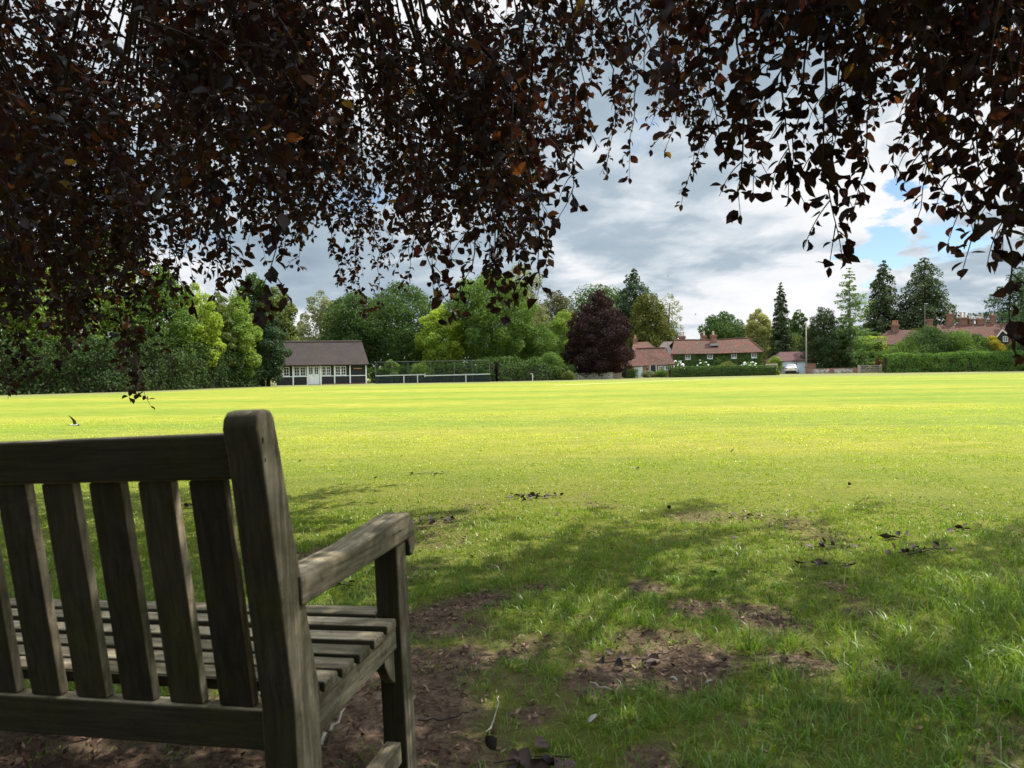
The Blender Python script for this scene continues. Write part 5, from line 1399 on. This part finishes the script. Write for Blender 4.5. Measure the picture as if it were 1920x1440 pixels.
def tubes_mesh(name, tw, mat, n=4):
    V = []; F = []; b = 0; cs = [(math.cos(2 * math.pi * k / n), math.sin(2 * math.pi * k / n)) for k in range(n)]
    for pts, rad in tw:
        m = len(pts); t = unit(np.gradient(pts, axis=0)); a = unit(np.cross(t, np.array([[.31, .93, .17]]))); c = np.cross(t, a)
        ring = np.stack([pts + (a * x + c * y) * rad[:, None] for x, y in cs], 1); V.append(ring.reshape(-1, 3))
        i = np.arange(m - 1)[:, None] * n; k = np.arange(n)[None]; k2 = (k + 1) % n
        F.append((np.stack([i + k, i + k2, i + n + k2, i + n + k], -1) + b).reshape(-1, 4)); b += m * n
    return raw_mesh(name, np.concatenate(V), [(4, np.concatenate(F))], mat, True)


# lower edge of the leaf curtain as the photo shows it (px, py), and single hanging ends (px, py, distance)
CURT = [(-400, 640), (0, 640), (60, 690), (120, 670), (200, 640), (300, 630), (325, 590), (350, 560), (430, 545), (470, 475), (520, 465), (560, 490), (600, 465), (640, 490), (700, 545), (760, 525), (820, 560), (860, 580), (920, 555), (980, 515), (1008, 505), (1030, 430), (1042, 92), (1062, 17), (1085, 52), (1120, 122), (1200, 142), (1300, 157), (1335, 82), (1365, 142), (1420, 182), (1500, 182), (1560, 132), (1650, 92), (1700, 92), (1750, 182), (1800, 242), (1850, 262), (1920, 342), (2300, 422)]
ENDS = [(15, 748, 4.6, 1.3), (60, 715, 4.8, 1.2), (110, 690, 4.4, 1.3), (165, 650, 4.2, 1.2), (285, 765, 5.0, 1.5), (262, 660, 4.6, 1.2), (310, 655, 5.2, 1.2), (235, 640, 3.2, 1), (478, 602, 2.5, .9), (455, 560, 2.7, .9), (400, 560, 3.6, 1), (352, 575, 5.5, 1), (448, 520, 5.2, 1), (560, 500, 5.2, .9), (530, 480, 5, .9),
        (690, 588, 6.4, 1), (650, 545, 6.3, 1), (712, 575, 6.5, 1), (760, 545, 6, 1), (842, 606, 3.1, 1.1), (868, 598, 3.2, 1), (815, 570, 4, 1), (950, 597, 2.9, 1.1), (922, 570, 3.1, 1), (985, 548, 3.4, 1), (1006, 560, 3.0, 1.1), (1018, 470, 3.5, 1), (1040, 420, 3.1, 1.1), (1052, 290, 5.6, .9), (1030, 330, 5, 1),
        (1075, 250, 5.6, 1.0), (1095, 190, 5.6, .8), (1128, 322, 4.6, 1.2), (1180, 336, 5.0, 1.2), (1150, 235, 5, .9), (1218, 240, 5.2, .9), (1245, 285, 4.6, 1.0), (1272, 365, 4.3, 1.3), (1300, 330, 4.3, 1.2), (1310, 255, 4.5, 1), (1365, 300, 3.0, 1.0), (1388, 402, 2.9, 1.2), (1412, 360, 3.0, 1.1), (1440, 330, 3.1, 1), (1478, 372, 2.8, 1.1), (1508, 380, 2.7, 1.1),
        (1540, 330, 2.8, 1), (1580, 488, 2.6, 1.45), (1560, 300, 2.9, .9), (1615, 300, 2.9, 1), (1600, 400, 2.7, 1), (1640, 235, 5, .9), (1700, 215, 5.2, .9), (1665, 190, 5, .8), (1715, 424, 3.0, 1.1), (1745, 345, 3.0, 1), (1800, 525, 2.7, 1.4), (1780, 400, 2.8, 1), (1825, 440, 2.8, 1.1), (1850, 330, 2.6, 1), (1880, 478, 2.5, 1.2), (1908, 405, 2.4, 1), (1925, 470, 2.6, 1), (1905, 668, 2.3, .7), (1960, 640, 2.3, 1.0),
        (735, 300, 4.5, 2.6), (300, 330, 4.2, 2.6), (560, 330, 4.6, 2.4), (150, 420, 4.4, 2.4), (900, 330, 4.2, 2.2), (1265, 170, 2.6, 1.7), (1480, 110, 2.4, 1.6), (1880, 150, 2.4, 1.6)]


def copper_beech():
    global rng
    rng = np.random.default_rng(BEECH_SEED); random.seed(BEECH_SEED)
    base = Vector((1.2, -4.2, 0)); base.z = float(gz(base.x, base.y))
    T = thing('copper_beech', base, 'huge dark copper beech whose hanging leafy boughs frame the top of the photo', 'tree')
    ob = np.array(base); LM = beech_leaf_mat()
    cx, cy = zip(*CURT); tips = []
    for px, py, d, ln in ENDS: tips.append((P(px, py, d), ln, 0.72, 0.0))
    # curtain behind and above the single ends
    for i in range(N_CURT):
        px = rng.uniform(-420, 2340) if rng.random() > 0.50 else rng.uniform(-420, 1030)
        lim = np.interp(px, cx, cy)
        py = lim - 25 - abs(rng.normal(0, 1)) * (230 if px < 1040 else 95)
        if py < -260: py = rng.uniform(-260, lim - 25)
        u = rng.random()
        if px < 1035: d = rng.uniform(2.3, 3.4) if u < .12 else rng.uniform(3.8, 7.0)
        else: d = rng.uniform(1.9, 3.3) if u < .5 else rng.uniform(3.4, 6.2)
        tips.append((P(px, py, d), rng.uniform(.8, 1.5), 1.25 if px < 1000 else 1.05, 0.0))
    for i in range(26):
        px = rng.uniform(-320, 320); tips.append((P(px, np.interp(px, cx, cy) - abs(rng.normal(0, 85)), rng.uniform(3.9, 6.2)), rng.uniform(.8, 1.3), 1.1, 0.0))
    sprays = []
    for tip, ln, sp, bare in tips:
        v = Vector((tip.x - base.x, tip.y - base.y, 0)).normalized()
        sw = rng.uniform(.15, 1.3) if tip.x < .2 * tip.y - .15 else rng.uniform(-.9, .9)
        out = np.array([v.x * .5 + sw, v.y + rng.normal(0, .2), 0]); out /= np.linalg.norm(out)
        sprays.append(hang_spray(tip, ln * rng.uniform(.95, 1.1), out, sp, bare, 0.049 if tip.x < 0 else 0.054, 0.0245 if tip.x < 0 else 0.028))
    # the rest of the crown overhead and behind the camera: flatter sprays at several heights
    kx, ky = to_sun.x / to_sun.z, to_sun.y / to_sun.z
    ed = [ground_at(*q) for q in ((0, 905), (300, 900), (530, 900), (700, 920), (800, 965), (930, 950), (1100, 938), (1420, 945), (1500, 970), (1700, 990), (1920, 1030), (2300, 1060))]
    ex, ey = np.array([q.x for q in ed]), np.array([q.y for q in ed])
    # openings in the crown that let the sun through to the grass
    gaps = [(ground_at(a_, b_), r_) for a_, b_, r_ in ((1230, 1170, .42), (1285, 1130, .42), (1500, 1245, .42), (1150, 1290, .36), (830, 1240, .48), (1440, 1355, .32), (1850, 1170, .45), (1350, 1085, .45), (1060, 1145, .40), (1690, 1185, .42), (1790, 1300, .36), (1000, 1205, .36), (1560, 1080, .45), (640, 1120, .4), (760, 1380, .3), (1600, 1400, .3))]
    for i in range(N_OVER):
        gx_ = rng.normal(0.2, 3.4) if rng.random() < .8 else rng.uniform(-9, 6)
        top_y = np.interp(gx_, ex, ey)
        gy_ = rng.uniform(-1.0, top_y) if rng.random() < .72 else rng.uniform(-9, 0)
        if gy_ > top_y - 1.6 and rng.random() < .40: continue
        if any((q.x - gx_) ** 2 + (q.y - gy_ - .15) ** 2 < (r_ + .12) ** 2 for q, r_ in gaps): continue
        z = rng.uniform(4.0, 7.5)
        for _ in range(20):
            x, y = gx_ + kx * z, gy_ + ky * z
            if y < .6 or z > 1.0 + .62 * y + 1.0: break
            z += .4
        o = np.array([x - base.x, y - base.y, 0]); o /= np.linalg.norm(o) + .01; ln = rng.uniform(.9, 1.6)
        sprays.append(hang_spray((x, y, z), ln, unit((o + rng.normal(0, .35, 3) * [1, 1, 0])[None])[0], 1.4, 0, 0.105, 0.052))
    # unseen low sprays added behind and left, blocking light from the bench back
    for i in range(240):
        if i % 3: x, y = rng.uniform(-8.5, 4), rng.uniform(-9.5, -4.5)
        else: x, y = rng.uniform(-9, -5.5), rng.uniform(-6, 1.0)
        o = unit(np.array([[x - base.x, y - base.y, 0.]]))[0]
        sprays.append(hang_spray((x, y, rng.uniform(.9, 5.5)), rng.uniform(1, 1.6), o, 1.6, 0, 0.13, 0.08))
    for i in range(130):  # more unseen sprays, higher up, added to cut sky light from behind
        x, y = rng.uniform(-9, 1.6), rng.uniform(-9.5, -1.6); o = unit(np.array([[x - base.x, y - base.y, 0.]]))[0]
        sprays.append(hang_spray((x, y, rng.uniform(2.8, 7.5)), rng.uniform(1, 1.6), o, 1.7, 0, 0.20, 0.14))
    tops = np.array([s[5] for s in sprays])
    # gather the sprays on boughs
    K = 26; cen = tops[rng.choice(len(tops), K, False)]
    for _ in range(12):
        lab = np.argmin(((tops[:, None] - cen[None]) ** 2).sum(-1), 1)
        for k in range(K):
            if (lab == k).any(): cen[k] = tops[lab == k].mean(0)
    H = 13.0
    tr = MB(); tr.tube([(0, 0, -.4), (0, 0, .25), (.05, .05, 1.2), (.1, .1, 3.2), (.0, .25, 6), (.1, .2, H)], [.72, .50, .40, .36, .26, .05], 16); trunk = tr.build('trunk', M['beech_bark'], T, smooth=True)
    for k in range(K):
        idx = np.where(lab == k)[0]
        if not len(idx): continue
        c = cen[k] - ob; hr = math.hypot(c[0], c[1]); z0 = float(np.clip(c[2] * .62 + rng.uniform(-.4, .6), 1.9, 9.0))
        s0 = np.array([c[0] / (hr + .01) * .2, c[1] / (hr + .01) * .2, z0]); hub = c + np.array([0, 0, .35])
        path = bez(s0, s0 + np.array([c[0] * .3, c[1] * .3, 1.3]), s0 * .25 + hub * .75 + np.array([0, 0, .75]), hub, 14)
        tw = [(path, np.linspace(.085, .020, 14))]
        for i in idx:
            tp = sprays[i][5] - ob; j = int(np.argmin(((path[5:] - tp) ** 2).sum(-1))) + 5; st = path[max(4, j - 2)]
            mid = (st + tp) / 2 + np.array([0, 0, .15 * np.linalg.norm(tp - st)])
            tw.append((bez(st, mid, (mid + tp) / 2 + np.array([0, 0, .05]), tp, 7), np.linspace(.013, .0075, 7)))
            tw += [(p - ob, r) for p, r in sprays[i][0]]
        br = link('branch', tubes_mesh('branch', tw, M['twig']), T)
        B, A, Nn, S = (np.concatenate([sprays[i][q] for i in idx]) for q in (1, 2, 3, 4))
        dist = np.linalg.norm(B - np.array([0, 0, 1.0]), axis=1)
        keep = (dist > 1.25) & (B[:, 2] > .3) & ~((B[:, 1] > 0) & (B[:, 1] < 1.9) & (B[:, 2] < 1 + .60 * B[:, 1]))
        link('foliage', leaf_mesh('foliage', B[keep] - ob, A[keep], Nn[keep], S[keep], LM), br)
    return T


BEECH_SEED = 21
N_CURT, N_OVER = 280, 290
copper_beech()

# ---------------------------------------------------------------- birds, fallen leaves, twigs


def swallow(px, py, d, label, yaw, bank, scale=1.0, dark=False):
    o = P(px, py, d); T = thing('swallow', o, label, 'bird'); T.rotation_euler = (R(bank), 0, R(yaw)); T.scale = (scale,) * 3
    mb = plain('swallow_blue_black', (0.018, 0.018, 0.020), 0.5, 0.4, 0.2, 40); mw = plain('swallow_white', (0.62, 0.58, 0.50), 0.8, 0.2, 0.1, 30); mt = plain('swallow_wing', (0.055, 0.048, 0.038), 0.7, 0.3, 0.2, 40)
    # one body from beak to forked tail, flying towards +x
    prof = [(0.082, .001, 0), (0.074, .004, 0), (0.066, .0105, .001), (0.052, .0145, .002), (0.03, .017, 0), (0.0, .018, -.001), (-.03, .014, 0), (-.052, .009, 0.001), (-.068, .0055, .001)]
    m = MB(); m.tube([(x, 0, z) for x, r, z in prof], [r for x, r, z in prof], 12)
    body = m.build('body', mw, T, smooth=True)
    body.data.materials.append(mb)
    for p in body.data.polygons:
        if p.center.x > .044 or p.center.z > .006: p.material_index = 1
    def wing(s, up):
        q = [(.034, .012), (.036, .045), (.024, .085), (-.010, .125), (-.060, .165), (-.052, .145), (-.030, .105), (-.018, .07), (-.016, .04), (-.014, .012)]
        f = lambda x, y, t: (x, s * y * math.cos(up) + 0, y * math.sin(up) + t + .004)
        n = len(q); vs = [f(x, y, .0022 * (1 - y / .17)) for x, y in q] + [f(x, y, -.0022 * (1 - y / .17)) for x, y in q]
        return MB().add(vs, [tuple(range(n)), tuple(range(2 * n - 1, n - 1, -1))] + [(i, (i + 1) % n, n + (i + 1) % n, n + i) for i in range(n)]).build('wing', mt, T)
    wing(1, R(38)); wing(-1, R(22))
    for s in (1, -1): MB().add([(-.060, s * .001, .003), (-.060, s * .006, .003), (-.135, s * .020, .002), (-.128, s * .015, .002), (-.060, s * .001, 0), (-.060, s * .006, 0), (-.135, s * .020, .001), (-.128, s * .015, .001)], [(0, 1, 2, 3), (4, 7, 6, 5), (0, 4, 5, 1), (1, 5, 6, 2), (2, 6, 7, 3), (3, 7, 4, 0)]).build('tail_feather', mb, T)
    return T


swallow(139.5, 797, 11.0, 'pale bellied swallow skimming low over the grass beyond the bench', 6, -48)
swallow(1252, 518.5, 62, 'tiny dark bird flying highest in the grey sky above the golden cypress', 25, 25, 1.15)
swallow(1304, 590.5, 60, 'tiny dark bird low in the sky between the golden cypress and the distant oak', -20, 30, 1.0)


def dead_leaf_mat(name, a, b, c):
    m = Mt(name); g = m.n('ShaderNodeNewGeometry')
    m.col(m.ramp(g.outputs['Random Per Island'], [(0, a), (.6, b), (1, c)])).rough(.6, .35); return m.m


DL = dead_leaf_mat('dead_beech_leaves', (0.018, 0.011, 0.010), (0.050, 0.026, 0.020), (0.19, 0.12, 0.085))
PILES = [(985, 935, .16, 15, 'largest clump of dark curled fallen leaves on the sunny grass'), (1030, 934, .08, 6, 'small reddish leaf clump right beside the largest leaf clump'), (815, 979, .10, 9, 'greyish clump of fallen leaves just right of the armrest end'),
         (343, 953, .12, 10, 'dark clump of fallen leaves seen between two back slats of the bench'), (800, 891, .16, 8, 'thin scattered leaf clump out on the bright grass'), (1557, 1029, .10, 9, 'dark leaf clump in the half shade, upper of two on the right'),
         (1568, 1064, .12, 9, 'black curled leaf clump in the shade, lower of two on the right'), (1705, 1041, .08, 7, 'left end clump of the long leafy twig in the shade'), (1740, 1036, .10, 8, 'trail of dead leaves along a twig on the shaded grass at right'),
         (1000, 1437, .10, 9, 'big broad curled beech leaves at the bottom edge of the photo'), (1675, 1014, .06, 6, 'faint brown leaf clump at the edge of the shadow on the right'), (1800, 997, .05, 4, 'pair of upturned dead leaves on the bright grass at right'),
         (1400, 972, .05, 5, 'small leaf clump in the middle of the shadow edge'), (1185, 1248, .09, 8, 'reddish dead leaves lying in the bare earth patch'), (640, 1105, .05, 4, 'dark pine-cone like leaf clump under the armrest')]
for px, py, rad, n, lab in PILES:
    n = int(n * 1.3)
    c = ground_at(px, py); T = thing('leaf_clump', c, lab, 'fallen leaves', 'clumps of fallen beech leaves')
    a = rng.uniform(0, 6.28, n); r = rad * np.sqrt(rng.random(n)); b = np.stack([r * np.cos(a) * 1.4, r * np.sin(a) * .6, 0.010 + rng.random(n) * .018], 1)
    big = 1.35 if py > 1400 else 1.0
    link('leaves', leaf_mesh('leaves', b, unit(np.stack([rng.normal(0, 1, n), rng.normal(0, 1, n), rng.uniform(-.12, .45, n)], 1)), unit(rng.normal(0, .6, (n, 3)) + [0, 0, 1.0]), rng.uniform(.030, .054, n) * big, DL), T)
    st = [(np.array([[-rad, 0, .01], [0, .01, .02], [rad, .02, .012]]), np.full(3, .0022))]; link('stalk', tubes_mesh('stalk', st, M['twig']), T)
# single fallen leaves dotted over the lawn
proto = None
for px, py in ((1153, 764), (905, 803), (560, 866), (755, 855), (1250, 935), (1095, 930), (1048, 968), (960, 975), (1175, 980), (1515, 960), (1290, 915), (1590, 912), (1770, 955), (1630, 935), (1480, 990), (1330, 1075), (880, 1045), (700, 900), (1120, 810), (1370, 850), (1200, 880), (1100, 1005), (1385, 1010), (1660, 880), (1255, 958), (620, 925)):
    c = ground_at(px, py); c.z += .012
    if proto is None:
        me = leaf_mesh('fallen_leaf', np.zeros((1, 3)), np.array([[1.0, .2, .3]]), np.array([[-.2, .3, 1.0]]), np.array([.042]), DL); o = link('fallen_leaf', me); proto = o
    else:
        o = proto.copy(); COL.objects.link(o)
    o.location = c; o.rotation_euler = (rng.uniform(-.6, .6), rng.uniform(-.6, .6), rng.uniform(0, 6.28)); s = rng.uniform(.8, 1.4); o.scale = (s, s, s)
    tag(o, 'single dark fallen beech leaf lying alone on the grass', 'fallen leaf', 'single fallen leaves dotted over the grass')


def ground_twig(pts, r, label, mat='twig_pale', pxr=None):
    ps = [ground_at(*p) + Vector((0, 0, .012 + .012 * (i % 2))) for i, p in enumerate(pts)]; o = ps[0].copy()
    tw = bez(ps[0] - o, ps[len(ps) // 3] - o, ps[-1 - len(ps) // 3] - o, ps[-1] - o, 9)
    tw = tw + rng.normal(0, .004, tw.shape)
    ob = link('twig', tubes_mesh('twig', [(tw, np.linspace(r, r * .5, 9))], M[mat], 6), None, o); tag(ob, label, 'twig', 'dead twigs on the ground')


ground_twig([(912, 1385), (925, 1360), (937, 1335), (934, 1318)], .0030, 'bent pale twig lying on the bare earth near the bottom middle')
ground_twig([(1112, 1290), (1128, 1304), (1150, 1308), (1165, 1300)], .0028, 'curved thin twig at the edge of the bare patch')
ground_twig([(785, 1358), (820, 1362), (850, 1362), (880, 1350)], .0035, 'dark twig lying beside the front leg of the bench', 'twig')
ground_twig([(1830, 1240), (1860, 1234), (1890, 1229), (1920, 1227)], .0050, 'pale thick twig at the right edge of the photo')
ground_twig([(1862, 1332), (1890, 1326), (1905, 1322), (1930, 1316)], .0045, 'dark twig at the right edge below the pale one', 'twig')
ground_twig([(1220, 1243), (1235, 1235), (1255, 1228), (1285, 1212)], .0030, 'straight dark twig across the bare patch in the middle', 'twig')
ground_twig([(600, 1400), (615, 1385), (630, 1362), (650, 1345)], .006, 'pale root like stick lying under the bench seat')
ground_twig([(1690, 1047), (1720, 1038), (1750, 1034), (1790, 1036)], .004, 'long twig with dead leaves on the shaded grass at right', 'twig')


def feather(px, py, label, rot, L=.055):
    c = ground_at(px, py) + Vector((0, 0, .035)); m = MB(); n = 9; vs = []
    for i in range(n):
        t = i / (n - 1); w = L * .15 * math.sin(math.pi * min(1, t * .9 + .08)) ** .7; vs += [(t * L, -w, .006 * math.sin(3 * t)), (t * L, 0, .006 * math.sin(3 * t) + .004), (t * L, w, .006 * math.sin(3 * t))]
    fs = []
    for i in range(n - 1): fs += [(3 * i, 3 * i + 1, 3 * i + 4, 3 * i + 3), (3 * i + 1, 3 * i + 2, 3 * i + 5, 3 * i + 4)]
    fs += [tuple(reversed(f)) for f in []]
    o = m.add(vs, fs).build('feather', M['feather'], None, loc=c); so = o.modifiers.new('thick', 'SOLIDIFY'); so.thickness = .0012
    o.rotation_euler = (.25, -.1, rot); tag(o, label, 'feather', 'white feathers in the grass')


feather(1104, 1378, 'small white feather lying in the grass near the bottom middle', .9, .04)
feather(1270, 1298, 'white downy feather below the middle bare patch', 2.4, .024)
feather(1322, 1302, 'white feather furthest right below the middle bare patch', .3, .026)
